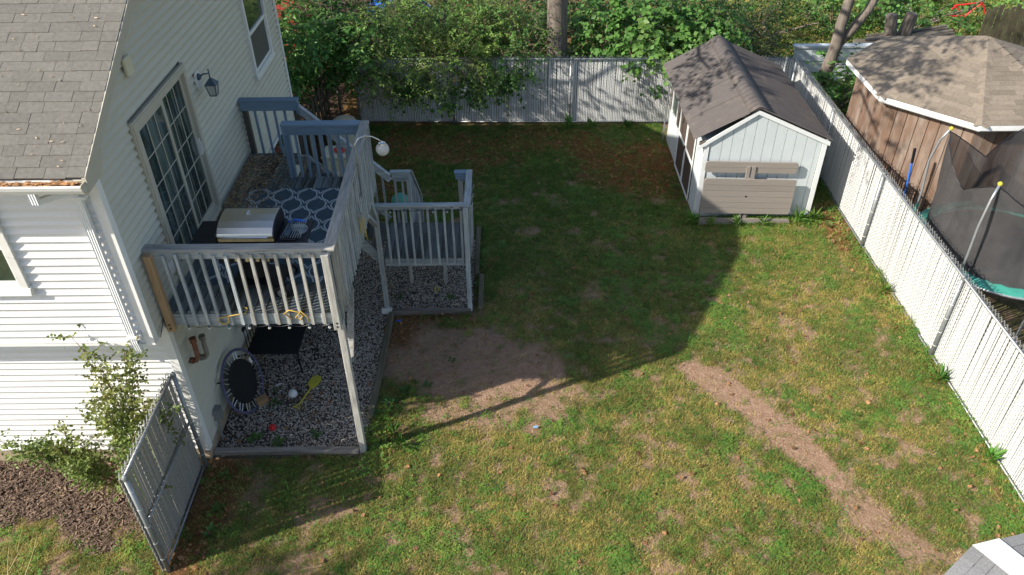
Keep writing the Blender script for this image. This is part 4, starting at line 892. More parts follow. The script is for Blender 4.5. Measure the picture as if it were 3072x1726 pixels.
for x_ in (.82, 1.43):
    for y_ in (1.0, 1.42): MB().box(x_, x_+.04, y_, y_+.04, DZ+.06, 3.36).build('leg', 'black', gr)
for y_ in (.96, 1.47):
    wh = MB().lathe((1.46, y_, DZ+.1), [(.085, -.018), (.1, -.012), (.1, .012), (.085, .018)], 18, 'y').build('wheel', 'black', gr)
    MB().lathe((1.46, y_, DZ+.1), [(.06, -.022), (.062, .022)], 12, 'y').build('hub', 'galv', wh)
MB().lathe((1.1, 1.22, DZ+.2), [(.1, 0), (.14, .03), (.15, .2), (.11, .3), (.04, .32), (.04, .37)], 16).build('gas_cylinder', 'black_matte', gr)
ut = thing('grill_tool_tray', (1.7, 1.2, ST), 'heap of black and blue grill tools lying on the right grill shelf', 'grill tools')
MB().box(1.56, 1.75, 1.02, 1.22, ST+.002, ST+.02).build('tray', 'black', ut, bevel=.006)
t_ = MB(); random.seed(4)
for i in range(9): t_.tube([(1.56+.03*i, 1.04, ST+.03), (1.6+.028*i, 1.38, ST+.035+.005*i)], .006, 5)
t_.build('rods', 'galv', ut)
MB().tube([(1.6, 1.36, ST+.06), (1.68, 1.39, ST+.07), (1.82, 1.37, ST+.06)], .018, 7).build('brush_handle', 'blue', ut)
MB().box(1.6, 1.67, 1.06, 1.2, ST+.04, ST+.065).tube([(1.64, 1.18, ST+.06), (1.66, 1.36, ST+.11)], .014, 6).build('scraper', 'lantern_blue', ut)
for o_ in set(bpy.data.objects)-_n0:
    if o_.parent is None: o_.location += Vector((0, -.075, -.045))
hk = thing('solar_globe_lamp', (2.27, 2.85, 3.1), 'clear glass globe hanging from a curved metal hook on the side rail', 'garden lamp')
hp = [(2.275, 2.62, 3.2), (2.275, 2.62, 3.9), (2.28, 2.63, 4.02), (2.33, 2.66, 4.09), (2.41, 2.7, 4.11), (2.5, 2.74, 4.08), (2.57, 2.78, 4.02), (2.61, 2.8, 3.98)]
MB().tube(hp, .009, 8).build('hook', 'chrome', hk, smooth=True)
MB().box(2.255, 2.29, 2.6, 2.64, 3.2, 3.24).tube([(2.275, 2.62, 3.22), (2.3, 2.58, 3.2), (2.31, 2.57, 3.15), (2.28, 2.58, 3.12)], .007, 6).build('bracket', 'galv', hk)
MB().sphere((2.62, 2.81, 3.85), .095, 20, 12).build('globe', 'globe', hk, smooth=True)
MB().lathe((2.62, 2.81, 3.925), [(.055, 0), (.05, .02), (.02, .03), (.01, .05)], 14).build('cap', 'chrome', hk)
MB().sphere((2.62, 2.81, 3.88), .03, 10, 6).build('lamp_core', 'white_plastic', hk)
wc = thing('wind_chime', (2.3, 2.25, 2.6), 'small brass-tubed wind chime hanging outside the side rail', 'wind chime')
MB().lathe((2.31, 2.24, 3.12), [(.06, 0), (.065, .008), (.05, .015)], 14).build('disc', 'beige_plastic', wc)
MB().tube([(2.31, 2.24, 3.13), (2.29, 2.26, 3.3)], .003, 4).build('cord', 'black', wc)
for a in range(5): MB().tube([(2.31+.04*math.cos(a*1.26), 2.24+.04*math.sin(a*1.26), 3.08), (2.31+.04*math.cos(a*1.26), 2.24+.04*math.sin(a*1.26), 2.7+.04*a)], .006, 6).build('chime_tube', 'gold', wc)
def lights(label, pts, zdrop, nm_grp):
    t_ = tag(link('string_lights', None, None, pts[0]), label, 'string lights')
    c = []
    for a_, b_ in zip(pts[:-1], pts[1:]):
        a_ = Vector(a_); b_ = Vector(b_)
        for i in range(6): f_ = i/6; c.append(a_.lerp(b_, f_)+Vector((0, 0, -.03*math.sin(f_*math.pi))))
    c.append(Vector(pts[-1])); MB().tube(c, .004, 5).build('cord', 'black', t_)
    for p_ in pts:
        bu = MB().sphere((p_[0], p_[1], p_[2]-.05), .019, 10, 7).build('bulb', 'bulb', t_, smooth=True); MB().tube([(p_[0], p_[1], p_[2]-.035), (p_[0], p_[1], p_[2]+.005)], .011, 7).build('socket', 'lantern_blue', bu)
lights('string of clear bulbs along the bottom edge of the deck front', [(.3+i*.255, .535, 2.57) for i in range(8)], 0, 'a')
lights('string of clear bulbs under the landing front rail', [(2.42+i*.235, 3.94, 2.15) for i in range(6)], 0, 'b')
lights('string of clear bulbs hanging along the landing side rail', [(3.755, 4.15+i*.15, 2.14-.05*(i % 2)) for i in range(6)], 0, 'c')
def bungee(label, pts, m='rope'):
    o = MB().tube(pts, .008, 6).build('bungee_cord', m, None, smooth=True); tag(o, label, 'cord')
bungee('yellow cord looped round the left front balusters', [(1.03, .62, 2.8), (1.07, .62, 2.77), (1.05, .56, 2.74), (.95, .535, 2.74), (.83, .53, 2.72), (.72, .53, 2.69), (.7, .53, 2.63), (.76, .53, 2.59), (.83, .53, 2.63), (.84, .53, 2.71)])
bungee('yellow cord tangled round the right front balusters', [(1.63, .535, 2.66), (1.55, .53, 2.76), (1.62, .53, 2.81), (1.72, .53, 2.78), (1.78, .53, 2.72), (1.74, .53, 2.66), (1.68, .53, 2.69), (1.76, .53, 2.79), (1.83, .53, 2.7), (1.84, .53, 2.62)])
# ------------------------------------------------------------------ things under the deck
mt = thing('mini_trampoline', (.3, 1.75, 0), 'small round exercise trampoline leaning on the house wall', 'trampoline')
cpt = Vector((.25, 1.66, .50)); ex = Vector((.12, 1, 0)).normalized(); ez = Vector((-.34, 0.04, 1)); ez = (ez-ex*ez.dot(ex)).normalized(); en = ex.cross(ez)
cm = lambda r_, a, o=0: cpt+ex*r_*math.cos(a)+ez*r_*math.sin(a)+en*o
n_ = 40; MB().tube([cm(.49, 2*math.pi*i/n_) for i in range(n_)], .02, 8, closed=True).build('rim', 'purple', mt, smooth=True)
MB().tube([cm(.505, 2*math.pi*i/n_, .0) for i in range(n_)], .012, 6, closed=True).build('rim_cover', 'purple', mt)
MB().add([cm(.35, 2*math.pi*i/n_, .005) for i in range(n_)]+[cm(.35, 2*math.pi*i/n_, -.005) for i in range(n_)], [tuple(range(n_)), tuple(range(2*n_-1, n_-1, -1))]+[(i, n_+i, n_+(i+1) % n_, (i+1) % n_) for i in range(n_)]).build('mat', 'black_matte', mt)
sp = MB()
for i in range(30):
    a = 2*math.pi*i/30; s_ = .05 if i % 2 else -.05; sp.tube([cm(.355, a, .008), cm(.48, a+s_, .008)], .0075, 5)
sp.build('springs', 'spring', mt)
for a in (.4, 2.4, 4.2): MB().tube([cm(.45, a), cm(.45, a, -.18)], .014, 7).build('leg', 'black', mt)
bx = MB(); q = cm(.37, 0.2, .012); bx.add([q+ex*.0-ez*.05, q+ex*.05-ez*.05, q+ex*.05+ez*.05, q-ex*.0+ez*.05]+[v_+en*.004 for v_ in (q-ez*.05, q+ex*.05-ez*.05, q+ex*.05+ez*.05, q+ez*.05)], [(3, 2, 1, 0), (4, 5, 6, 7), (0, 1, 5, 4), (1, 2, 6, 5), (2, 3, 7, 6), (3, 0, 4, 7)]).build('care_label', 'white_plastic', mt)
ch = thing('patio_bench', (.45, 3.0, 0), 'black metal patio bench with barred back under the deck', 'bench')
MB().box(.14, .17, 2.35, 3.65, .9, .96).box(.14, .17, 2.35, 3.65, .46, .5).build('back_rails', 'black', ch)
for i in range(12): MB().tube([(.155, 2.37+i*.115, .47), (.155, 2.37+i*.115, .92)], .008, 6).build('back_bar', 'black', ch)
MB().box(.14, .95, 2.34, 3.68, .42, .455).build('seat', 'black_matte', ch, bevel=.01)
for x_, y_ in ((.15, 2.36), (.15, 3.62), (.92, 2.36), (.92, 3.62)): MB().tube([(x_, y_, .45), (x_+.04, y_-.03, 0)], .015, 7).build('leg', 'black', ch)
sv = thing('toy_shovel', (1.17, 1.8, 0), 'bright yellow plastic toy shovel lying on the gravel', 'shovel')
a_ = Vector((1.03, 1.5, .05)); b_ = Vector((1.25, 2.18, .06)); d_ = (b_-a_).normalized(); s_ = d_.cross(Vector((0, 0, 1)))
MB().bar(a_+d_*.09, a_+d_*.47, .028, .02).build('shaft', 'yellow', sv, bevel=.006)
MB().tube([a_+d_*.1-s_*.01, a_+s_*.06+d_*.02, a_-s_*.06+d_*.02, a_+d_*.1+s_*.01], .012, 7).build('grip', 'yellow', sv)
c = a_+d_*.46; sp_ = [(-.02, 0), (-.085, .06), (-.09, .2), (-.05, .265), (0, .285), (.05, .265), (.09, .2), (.085, .06), (.02, 0)]
MB().prism([c+s_*p+d_*q+Vector((0, 0, .015-.02*(abs(p) < .05))) for p, q in sp_], (0, 0, .012)).build('blade', 'yellow', sv)
MB().bar(c, c+d_*.16, .03, .03).build('blade_rib', 'yellow', sv)
def ball(nm, p_, r_, m, label, holes=False):
    o = MB().sphere(p_, r_, 20, 12); o = o.build(nm, m, None, smooth=True); tag(o, label, 'ball'); return o
ball('ball', (.92, 1.79, .085), .072, 'white_plastic', 'white plastic ball on the gravel beside the yellow shovel')
rb = ball('ball', (.757, 1.09, .07), .055, 'red', 'small red ball near the front gravel edge')
for a in range(4): MB().lathe((.757+.03*math.cos(a*1.6), 1.09+.03*math.sin(a*1.6)-.02, .07+.036), [(.009, 0), (.009, .008)], 8).build('hole', 'black_matte', rb)
o = MB().bar((.4, 1.58, .09), (.53, 1.7, .09), .1, .12, (0.2, 0, 1)).build('clay_brick', mat('tan_brick', (.33, .2, .1), var=.25, nscale=14, bump=.4)); tag(o, 'tan brick block standing beside the leaning mini trampoline', 'brick')
def smallbit(nm, m, c, d_, label, cat): o = MB().bar(c, (Vector(c)+Vector(d_)), .035, .006).build(nm, m); tag(o, label, cat)
smallbit('plastic_strip', 'white_plastic', (.58, 2.02, .035), (.09, .05, .006), 'pale plastic strip on the gravel near the mini trampoline', 'litter')
smallbit('plastic_scrap', 'blue', (2.36, 3.62, .03), (.09, .02, .01), 'blue plastic scrap on leaves beside the long timber', 'litter')
smallbit('plastic_scrap', mat('sky_blue', (.2, .4, .7), bump=0), (4.72, 1.06, .05), (.07, .015, .0), 'pale blue scrap lying on the sunny lawn', 'litter')
o = MB().tube([(3.03+.035*math.cos(a*.4), 4.4, .14+.05*math.sin(a*.4)) for a in range(16)], .008, 6, closed=True).build('plastic_ring', 'yellow'); tag(o, 'yellow ring hanging in the dark under the landing', 'ring')
# bins behind the stairs
bn = thing('storage_bin', (.55, 9.9, 0), 'beige domed-lid storage bin behind the stairs', 'storage bin')
MB().lathe((.52, 9.95, 0), [(.24, 0), (.27, .75), (.29, .76), (.29, .82)], 20).build('body', 'cream', bn, smooth=False)
MB().lathe((.52, 9.95, .82), [(.30, 0), (.30, .03), (.26, .09), (.16, .14), (.03, .15)], 20).build('lid', 'beige_plastic', bn, smooth=True)
cb_ = thing('cooler_box', (.62, 8.35, 0), 'cream cooler box with a red item on top, behind the stair balusters', 'cooler')
MB().box(.35, .98, 8.1, 8.6, .35, .85).build('body', 'cream', cb_, bevel=.03); MB().box(.33, 1.0, 8.08, 8.62, .852, .93).build('lid', 'cream', cb_, bevel=.02); MB().box(.33, 1.0, 8.08, 8.1, .5, .54).build('band', 'white_plastic', cb_)
MB().box(.3, 1.03, 8.05, 8.65, .0, .345).build('stand', 'dark_x', cb_)
o = MB().tube([(.7+.1*math.cos(a*.5), 8.35+.1*math.sin(a*.5), .97) for a in range(13)], .035, 8, closed=True).build('red_hose_coil', 'red', None, smooth=True); tag(o, 'coiled red hose lying on the cream cooler', 'hose')
o = MB().sphere((2.05, 7.4, .2), .2, 18, 10).build('ball', 'teal', None, smooth=True); tag(o, 'teal ball on the grass behind the deck stairs', 'ball')
# ------------------------------------------------------------------ back-left stockade fence and buildings far behind
sf = thing('picket_fence', (-.2, 10, 0), 'old dark mossy picket fence beside the rear house corner', 'fence')
random.seed(8)
for i in range(26):
    y_ = 8.3+i*.125; x_ = -.15-.02*(i % 3); h = 1.35+random.uniform(-.05, .12)
    MB().prism([(x_, y_, -.02), (x_, y_+.115, -.02), (x_, y_+.115, h-.05), (x_, y_+.058, h), (x_, y_, h-.05)], (.02, 0, 0)).build('picket', 'stockade', sf)
for zz in (.35, 1.05): MB().box(-.22, -.191, 8.3, 11.55, zz, zz+.08).build('rail', 'stockade', sf)
o = MB().tube([(-.04, 12.2, 0), (-.04, 12.2, 1.5)], .03, 10).build('post', 'galv', None, smooth=True); o.name = 'fence_post'; tag(o, 'lone grey metal post by the back fence end', 'post')
wb = thing('white_garden_wall', (13.3, 14.0, 0), 'pale low garden wall panel behind the leaning tree', 'wall')
MB().box(12.3, 15.2, 14.0, 14.12, -.05, 1.0).build('panel', 'white_building', wb); MB().box(12.25, 15.25, 13.96, 14.16, 1.0, 1.06).build('coping', 'white_building', wb)
for zz in (.3, .62): MB().box(12.3, 15.2, 13.985, 13.999, zz, zz+.012).build('seam', 'galv', wb)
rh = thing('red_shed', (-3, 17, 0), 'red boarded shed glimpsed behind leaves at upper left', 'shed')
for i in range(20): MB().box(-4.6+i*.14, -4.465+i*.14, 16.0, 16.03, 0, 2.3).build('board', 'red_paint', rh)
MB().box(-4.6, -1.8, 16.03, 18, 0, 2.3).build('wall_core', 'red_paint', rh)
MB().prism([(-4.8, 15.8, 2.3), (-4.8, 18.2, 2.3), (-4.8, 17, 3.1)], (3.1, 0, 0)).build('roof', 'shingle', rh)
tr_ = MB(); nn = 14
for i in range(nn):
    for j in range(nn): tr_.v.append((-.5+2.2*i/(nn-1), 19.2+1.6*j/(nn-1), max(.02, .75*abs(math.sin(math.pi*i/(nn-1)))**.5*abs(math.sin(math.pi*j/(nn-1)))**.5+random.uniform(-.05, .05))))
tr_.f = [(i*nn+j, (i+1)*nn+j, (i+1)*nn+j+1, i*nn+j+1) for i in range(nn-1) for j in range(nn-1)]
tag(tr_.build('tarpaulin', 'tarp', None, smooth=True), 'blue tarpaulin over a heap glimpsed between leaves at the top', 'tarpaulin')
bk = thing('bicycle', (19.2, 18.6, 0), 'red bicycle frame lying in the weeds at the upper right', 'bicycle')
fp = {'b': (19.3, 18.6, .25), 's': (18.9, 18.6, .62), 'h': (19.75, 18.6, .7), 'r': (18.7, 18.6, .3), 'f': (20.0, 18.6, .3)}
g = MB()
for a_, b_ in ('bs', 'bh', 'sh', 'br', 'sr', 'hf'): g.tube([fp[a_], fp[b_]], .03, 7)
g.build('frame', 'red', bk)
for q in 'rf': MB().tube([(fp[q][0]+.3*math.cos(a*.35), 18.6, .3+.3*math.sin(a*.35)) for a in range(18)], .02, 6, closed=True).build('wheel', 'black', bk)
lp = thing('lumber_pile', (15.5, 15.5, 0), 'pile of dark old boards behind the pavilion roof', 'lumber')
for i in range(9): MB().bar((14.6+.05*i, 14.9+.12*i, .55+.05*(i % 3)), (17.3, 15.2+.1*i, .8+.04*(i % 4)), .12, .03).build('board', 'dark_x', lp)
MB().box(14.7, 17.2, 15.2, 16, -.02, .5).build('stack', 'dark_x', lp)
for i, (x_, y_) in enumerate([(15.55, 15.6), (16.0, 15.7)]):
    o = MB().tube([(x_, y_, 0), (x_+.02, y_, .7), (x_+.1*(i*2-1), y_, 1.35)], [.22, .18, .16], 10, jit=.08).build('tree_stump', 'bark'); tag(o, ['left of two grey stumps behind the pavilion', 'right of two grey stumps behind the pavilion'][i], 'stump', 'stumps behind the pavilion')
df = thing('dark_paling_fence', (22, 18, 0), 'dark vertical board fence at the far upper right corner', 'fence')
for i in range(20): MB().box(18.6+i*.17, 18.74+i*.17, 16.3, 16.33, 0, 1.25+.06*(i % 3)).build('paling', 'stockade', df)

# ------------------------------------------------------------------ vegetation
def unit(a): return a/np.maximum(np.linalg.norm(a, axis=-1, keepdims=True), 1e-6)
def leaf_mesh(name, P, D, Nn, Ln, Wd, m, fold=.25):
    D = unit(D); S = unit(np.cross(D, Nn)); U = np.cross(S, D); Ln = Ln[:, None]; Wd = Wd[:, None]
    mid = P+D*Ln*.45
    V = np.stack([P, mid+S*Wd*.5+U*Wd*fold*.5, P+D*Ln-U*Ln*.12, mid-S*Wd*.5+U*Wd*fold*.5], 1).reshape(-1, 3)
    i = np.arange(len(P))*4; F = np.concatenate([np.stack([i, i+1, i+2], 1), np.stack([i, i+2, i+3], 1)])
    return npmesh(name, V, F, 3, m)
def sprays(lobes, per_m2, rg, twig=(.35, .75), nl=13, leaf=(.09, .045), droop=.5, surf=.35, up=.6, pinnate=True, zmin=.15, lower=True):
    """twigs set over the surface of ellipsoid lobes, each carrying leaves on both sides"""
    P = []; D = []; Nn = []
    for (cx_, cy_, cz_, rx, ry, rz) in lobes:
        n_ = int(per_m2*4*math.pi*((rx*ry)**1.6/3+(rx*rz)**1.6/3+(ry*rz)**1.6/3)**(1/1.6))
        d = unit(rg.normal(size=(n_, 3)));
        if not lower: d = d[d[:, 2] > -.35]
        rad = (1-surf*rg.random(len(d))**1.3)[:, None]; q = d*rad*np.array([rx, ry, rz])+np.array([cx_, cy_, cz_])
        lump = 1+.36*(vnoise(q[:, 0]*1., q[:, 1]+q[:, 2]*1.3, 2.1, 77)-.5)[:, None]*2; q = (q-[cx_, cy_, cz_])*lump+[cx_, cy_, cz_]
        P.append(q); D.append(d)
    P = np.concatenate(P); D = np.concatenate(D); k = P[:, 2] > zmin; P = P[k]; D = D[k]; k = rg.random(len(P)) < .25+1.5*sstep(.3, .62, vnoise(P[:, 0]+.7*P[:, 1], P[:, 2]*1.2, 2.3, 78)); P = P[k]; D = D[k]; n_ = len(P)
    td = unit(D*np.array([1, 1, .5])+rg.normal(size=(n_, 3))*.55+np.array([0, 0, .1])); tl = rg.uniform(*twig, n_)
    tt_ = (np.arange(nl)+.5)/nl
    base = P[:, None]+td[:, None]*(tl[:, None]*tt_)[..., None]; base[..., 2] -= droop*(tl[:, None]*tt_**2)*.55
    side = unit(np.cross(td, np.array([0, 0, 1.])))[:, None]*np.where(np.arange(nl) % 2, 1, -1)[None, :, None]
    ld_ = unit(side*.85+td[:, None]*.6+rg.normal(size=(n_, nl, 3))*.28+np.array([0, 0, -droop*.6]))
    nn_ = unit(np.array([0, 0, up])+D[:, None]*.55+rg.normal(size=(n_, nl, 3))*.35)
    c = n_*nl; sz = rg.uniform(.65, 1.25, c)
    return base.reshape(-1, 3), ld_.reshape(-1, 3), nn_.reshape(-1, 3), leaf[0]*sz, leaf[1]*sz, P, td, tl
def limb(o, a, b, r0_, r1_, k=6, wob=.12, n=8):
    a = Vector(a); b = Vector(b); l_ = (b-a).length; pts = []
    for i in range(k+1):
        f = i/k; p = a.lerp(b, f); 
        if 0 < i < k: p += Vector((random.gauss(0, 1), random.gauss(0, 1), random.gauss(0, .5)))*wob*l_*.25
        pts.append(p)
    o.tube(pts, [r0_+(r1_-r0_)*i/k for i in range(k+1)], n, jit=.05); return pts
def tree(name, base, lobes, label, cat, m, rg, trunk=None, per=16, group=None, bark='bark', tr=.06, **kw):
    t = tag(link(name, None, None, base), label, cat, group); o = MB()
    if trunk is None:
        for i, lb in enumerate(lobes): limb(o, (base[0]+random.uniform(-.1, .1), base[1]+random.uniform(-.1, .1), -.05), (lb[0], lb[1], lb[2]+lb[5]*.3), tr, tr*.3)
    else: trunk(o)
    P, D, Nn, Ln, Wd, TP, td, tl = sprays(lobes, per, rg, **kw)
    step = max(1, len(TP)//1500)
    o.build('trunk', bark, t, smooth=True)
    tw = MB()
    for i in range(0, len(TP), step): tw.tube([TP[i]-td[i]*.12, TP[i]+td[i]*tl[i]*.55+np.array([0, 0, -.03])], [.007, .003], 3, cap=False)
    tag(tw.build('twigs', 'twig', t), None, None, kind='stuff')
    link('crown', leaf_mesh('crown', P, D, Nn, Ln, Wd, m), t); return t
g1 = np.random.default_rng(101); random.seed(31)
G = 'shrubs and saplings crowding the back fence'
# masses over and behind the back fence, left to right
tree('sapling_tree', (-.9, 11.6, 0), [(-.9, 11.3, 2.2, .9, .8, .9), (-.1, 12.2, 1.75, .8, .7, .75), (-1.5, 10.4, 1.4, .8, .8, .8), (.75, 11.9, 2.0, .7, .6, .6)], 'sapling with large drooping leaves beside the rear house corner', 'tree', 'leaf_c', g1, per=26, group=G, leaf=(.17, .085), nl=10, droop=1.0, twig=(.3, .6))
tree('overhanging_shrub', (2.6, 12.6, 0), [(1.5, 12.3, 2.0, 1.1, .8, .8), (2.8, 12.6, 2.3, 1.2, .8, .8), (3.8, 12.5, 2.0, .9, .75, .7), (2.2, 11.5, 1.75, .8, .35, .42), (3.1, 11.5, 1.72, .8, .35, .38), (1.15, 11.35, 1.3, .45, .25, .65), (1.75, 11.3, 1.1, .4, .15, .45), (2.6, 11.35, 1.35, .5, .18, .35), (3.6, 11.4, 1.3, .4, .15, .35)], 'fine-leaved shrub arching over the left half of the back fence', 'shrub', 'leaf_b', g1, per=38, group=G, leaf=(.075, .038), nl=17, droop=.7)
tree('overhanging_shrub', (4.5, 12.7, 0), [(4.5, 12.5, 2.0, .85, .7, .85), (4.3, 11.6, 1.55, .6, .3, .5), (4.95, 12.0, 1.6, .35, .4, .5), (3.9, 13.4, 2.0, 1., .8, .8)], 'bushy shrub just left of the big trunk, spilling over the fence', 'shrub', 'leaf_a', g1, per=36, group=G, leaf=(.075, .04), nl=15, droop=.8)
tree('maple_shrub', (7.4, 12.8, 0), [(6.9, 12.9, 1.9, .8, .7, .8), (7.9, 12.6, 2.1, .9, .7, .75), (8.9, 12.8, 2.1, .9, .7, .8), (7.5, 11.8, 1.6, .5, .35, .35), (8.2, 11.75, 1.75, .5, .3, .3), (9.5, 12.3, 2.1, .7, .6, .6)], 'broad-leaved maple shrub right of the big trunk above the shed corner', 'shrub', 'leaf_a', g1, per=24, group=G, leaf=(.15, .12), nl=8, droop=.8, twig=(.3, .55))
tree('background_tree', (1.8, 15, 0), [(.4, 15, 1.3, 1.6, 1., 1.3), (2.4, 15.2, 1.3, 1.5, 1., 1.2), (4.3, 15, 1.2, 1.5, 1., 1.1)], 'dark mass of bushes behind the left fence shrubs', 'shrub', 'leaf_shaded', g1, per=20, leaf=(.11, .06), nl=11, group=G)
tree('background_tree', (-2.6, 13.5, 0), [(-2.6, 13.2, 1.4, 1.1, 1., 1.3), (-1.2, 14, 1.2, .9, 1., 1.1), (-2.3, 11.8, 1., 1., 1., 1.)], 'bushes in front of the red shed at upper left', 'shrub', 'leaf_a', g1, per=20, leaf=(.12, .07), nl=10, group=G)
tree('background_tree', (7.6, 15.3, 0), [(6.3, 15.2, 1.2, 1.3, .9, 1.1), (8.2, 15.4, 1.25, 1.5, 1., 1.2), (9.9, 14.8, 1.0, 1.1, 1., 1.)], 'dark bushes behind the maple shrub', 'shrub', 'leaf_shaded', g1, per=20, leaf=(.11, .07), nl=11, group=G)
tree('background_tree', (4, 18.2, 0), [(1, 18, .8, 2., 1., 1.), (4.5, 18.3, .8, 2.2, 1., .9), (8.5, 18.2, .8, 2.2, 1., .9), (-2.2, 19, .7, 1.6, 1., .9)], 'far dark hedge of bushes along the top of the picture', 'shrub', 'leaf_shaded', g1, per=14, leaf=(.14, .09), nl=10, group=G)
tree('thin_shrub', (10.9, 13.0, 0), [(10.6, 13.1, 1.2, .9, .6, 1.), (11.3, 13.6, 1.0, .8, .6, .9)], 'thin yellowish twiggy shrub behind the shed roof', 'shrub', 'leaf_d', g1, per=12, leaf=(.07, .035), nl=10, bark='twig_yellow', tr=.02, group=G)
tree('background_tree', (12.3, 17.6, 0), [(11.4, 17.0, .9, 1.5, .7, .9), (13.4, 19.0, .8, 1.6, .9, .7), (10.0, 16.0, 1.1, 1.2, .8, 1.1), (11.2, 14.9, .8, .9, .6, .8), (13.8, 16.6, .6, 1.2, .6, .6)], 'olive bushes in the far yard behind the shed', 'shrub', 'leaf_shaded', g1, per=14, leaf=(.1, .06), nl=10, group=G)
tree('background_tree', (17.4, 18.3, 0), [(15.6, 18.4, .8, 1.5, .7, .7), (17.6, 16.9, .6, 1.2, .5, .5), (20.3, 17.7, 1.1, 1.3, .8, .7), (18.2, 20.2, .5, 1.4, .6, .5)], 'low maple bushes beyond the pavilion roof', 'shrub', 'leaf_a', g1, per=15, leaf=(.14, .11), nl=8, group=G)
tree('maple_shrub', (12.6, 11.0, 0), [(12.3, 10.6, .6, .55, .6, .55), (12.8, 11.2, .9, .5, .5, .5), (13.0, 12.0, .9, .6, .5, .5)], 'dark green maple shrub squeezed between fence and pavilion', 'shrub', 'leaf_a', g1, per=20, leaf=(.15, .12), nl=8, group=G)
# big trees
def big_trunk(o):
    pts = [(5.70, 12.66, -.1), (5.67, 12.65, .5), (5.64, 12.63, 1.4), (5.62, 12.6, 2.6), (5.6, 12.5, 4.2), (5.4, 12.2, 6), (5.2, 11.8, 8.5)]
    o.tube(pts, [.36, .29, .26, .255, .23, .17, .08], 14, jit=.05)
    for e in ((2.5, 6.6, 6.8), (3.7, 7.3, 7.0), (5.4, 4.8, 7.5), (3.9, 3.8, 7.4), (6.5, 5.8, 7.7), (7.5, 6.4, 7.6), (4.4, 9.8, 8.2), (6.9, 11, 8.4)): limb(o, (5.5, 12.4, 4.6+random.random()*1.6), e, .09, .03)
tree('tall_tree', (5.72, 12.66, 0), [(2.5, 6.7, 6.8, 1.0, .8, .4), (3.6, 7.4, 7.0, 1.1, .8, .5), (1.6, 5.9, 6.9, .7, .6, .4), (3.4, 5.8, 7.0, .6, .5, .35), (5.5, 4.7, 7.6, .8, .5, .35), (3.9, 3.7, 7.4, .6, .4, .3), (6.3, 5.4, 7.8, .8, .6, .4), (5.3, 5.9, 7.6, .9, .6, .4), (6.6, 6.6, 7.8, .8, .7, .4), (7.6, 6.4, 7.7, .6, .6, .4), (5.0, 7.6, 7.4, 1., .9, .5), (6.9, 7.9, 7.8, .9, .8, .5), (4.4, 10.0, 8.2, 1.2, 1., .6), (6.9, 11., 8.3, 1.3, 1., .6)], 'tall tree with thick furrowed trunk behind the back fence', 'tree', 'leaf_a', g1, trunk=big_trunk, per=9, leaf=(.13, .09), nl=9)
def left_trunk(o):
    limb(o, (-3.4, 9.8, -.1), (-3.2, 9.7, 3.2), .2, .16, wob=.05)
    for e in ((-2, 9.2, 5.2), (-1.2, 10.2, 5), (-3.6, 10.6, 6), (-.6, 9.0, 4.8), (-2.2, 8.8, 6.2), (2.2, 9.4, 4.9), (3.3, 9.8, 4.7)): limb(o, (-3.2, 9.7, 3.1), e, .1, .03)
tree('side_yard_tree', (-3.4, 9.8, 0), [(-1.6, 9.2, 5.0, 1., .6, .55), (-.3, 9.5, 4.7, .9, .5, .42), (1.0, 9.3, 4.7, .9, .5, .35), (2.3, 9.5, 4.9, .8, .5, .35), (3.3, 9.9, 4.7, .6, .4, .3), (-2.6, 10.2, 5.8, 1.1, .8, .7), (-3.4, 9.2, 5, 1.1, .9, .8)], 'tree standing behind the house, its branches above the back fence', 'tree', 'leaf_c', g1, trunk=left_trunk, per=8, leaf=(.14, .08), nl=10)
def lean_trunk(o):
    o.tube([(12.35, 12.3, -.1), (12.42, 12.25, .5), (12.55, 12.2, 1.2), (12.62, 12.2, 1.75), (12.62, 12.2, 2.3), (12.7, 12.15, 3.4), (12.9, 12, 5)], [.2, .165, .15, .15, .13, .11, .06], 12, jit=.05)
    o.tube([(12.6, 12.2, 1.65), (12.95, 12.25, 2.15), (13.25, 12.3, 2.6), (13.6, 12.4, 3.6), (13.8, 12.4, 4.6)], [.11, .115, .105, .08, .04], 10, jit=.06)
tree('leaning_tree', (12.35, 12.3, 0), [(12.9, 11.6, 4.9, .9, .8, .5), (13.8, 12.4, 5.2, 1., .9, .6)], 'leaning forked tree trunk behind the right fence corner', 'tree', 'leaf_b', g1, trunk=lean_trunk, per=6, leaf=(.13, .1), nl=8)
# vines hanging on the back fence
for i, (x_, zc, n_, lb) in enumerate([(1.95, 1.0, 120, 'vine with broad leaves hanging down the left of the back fence'), (3.6, .95, 110, 'ivy clump low on the middle of the back fence'), (4.35, 1.15, 120, 'dark vine trailing on the back fence left of the trunk'), (8.15, .9, 30, 'small leafy sprig on the fence beside the shed'), (2.85, .7, 60, 'small vine patch on the left part of the back fence')]):
    s_ = np.array([.22, .05, .22 if n_ > 50 else .08]); P = g1.normal(size=(n_, 3))*s_+np.array([x_, 11.5, zc]); P[:, 1] = 11.52-np.abs(g1.normal(size=n_))*.08
    v_ = tag(link('vine', None, None, (x_, 11.5, 0)), lb, 'vine', 'vines on the back fence'); D = g1.normal(size=(n_, 3))*.6+np.array([0, -.3, -.8]); Nn = g1.normal(size=(n_, 3))*.35+np.array([0, -1, .5])
    link('foliage', leaf_mesh('foliage', P, D, Nn, g1.uniform(.08, .14, n_), g1.uniform(.07, .12, n_), 'vine'), v_)
    MB().tube([(x_, 11.53, 0), (x_+.05, 11.52, zc*.6), (x_-.04, 11.52, zc+.15)], .006, 4).build('stem', 'twig', v_)
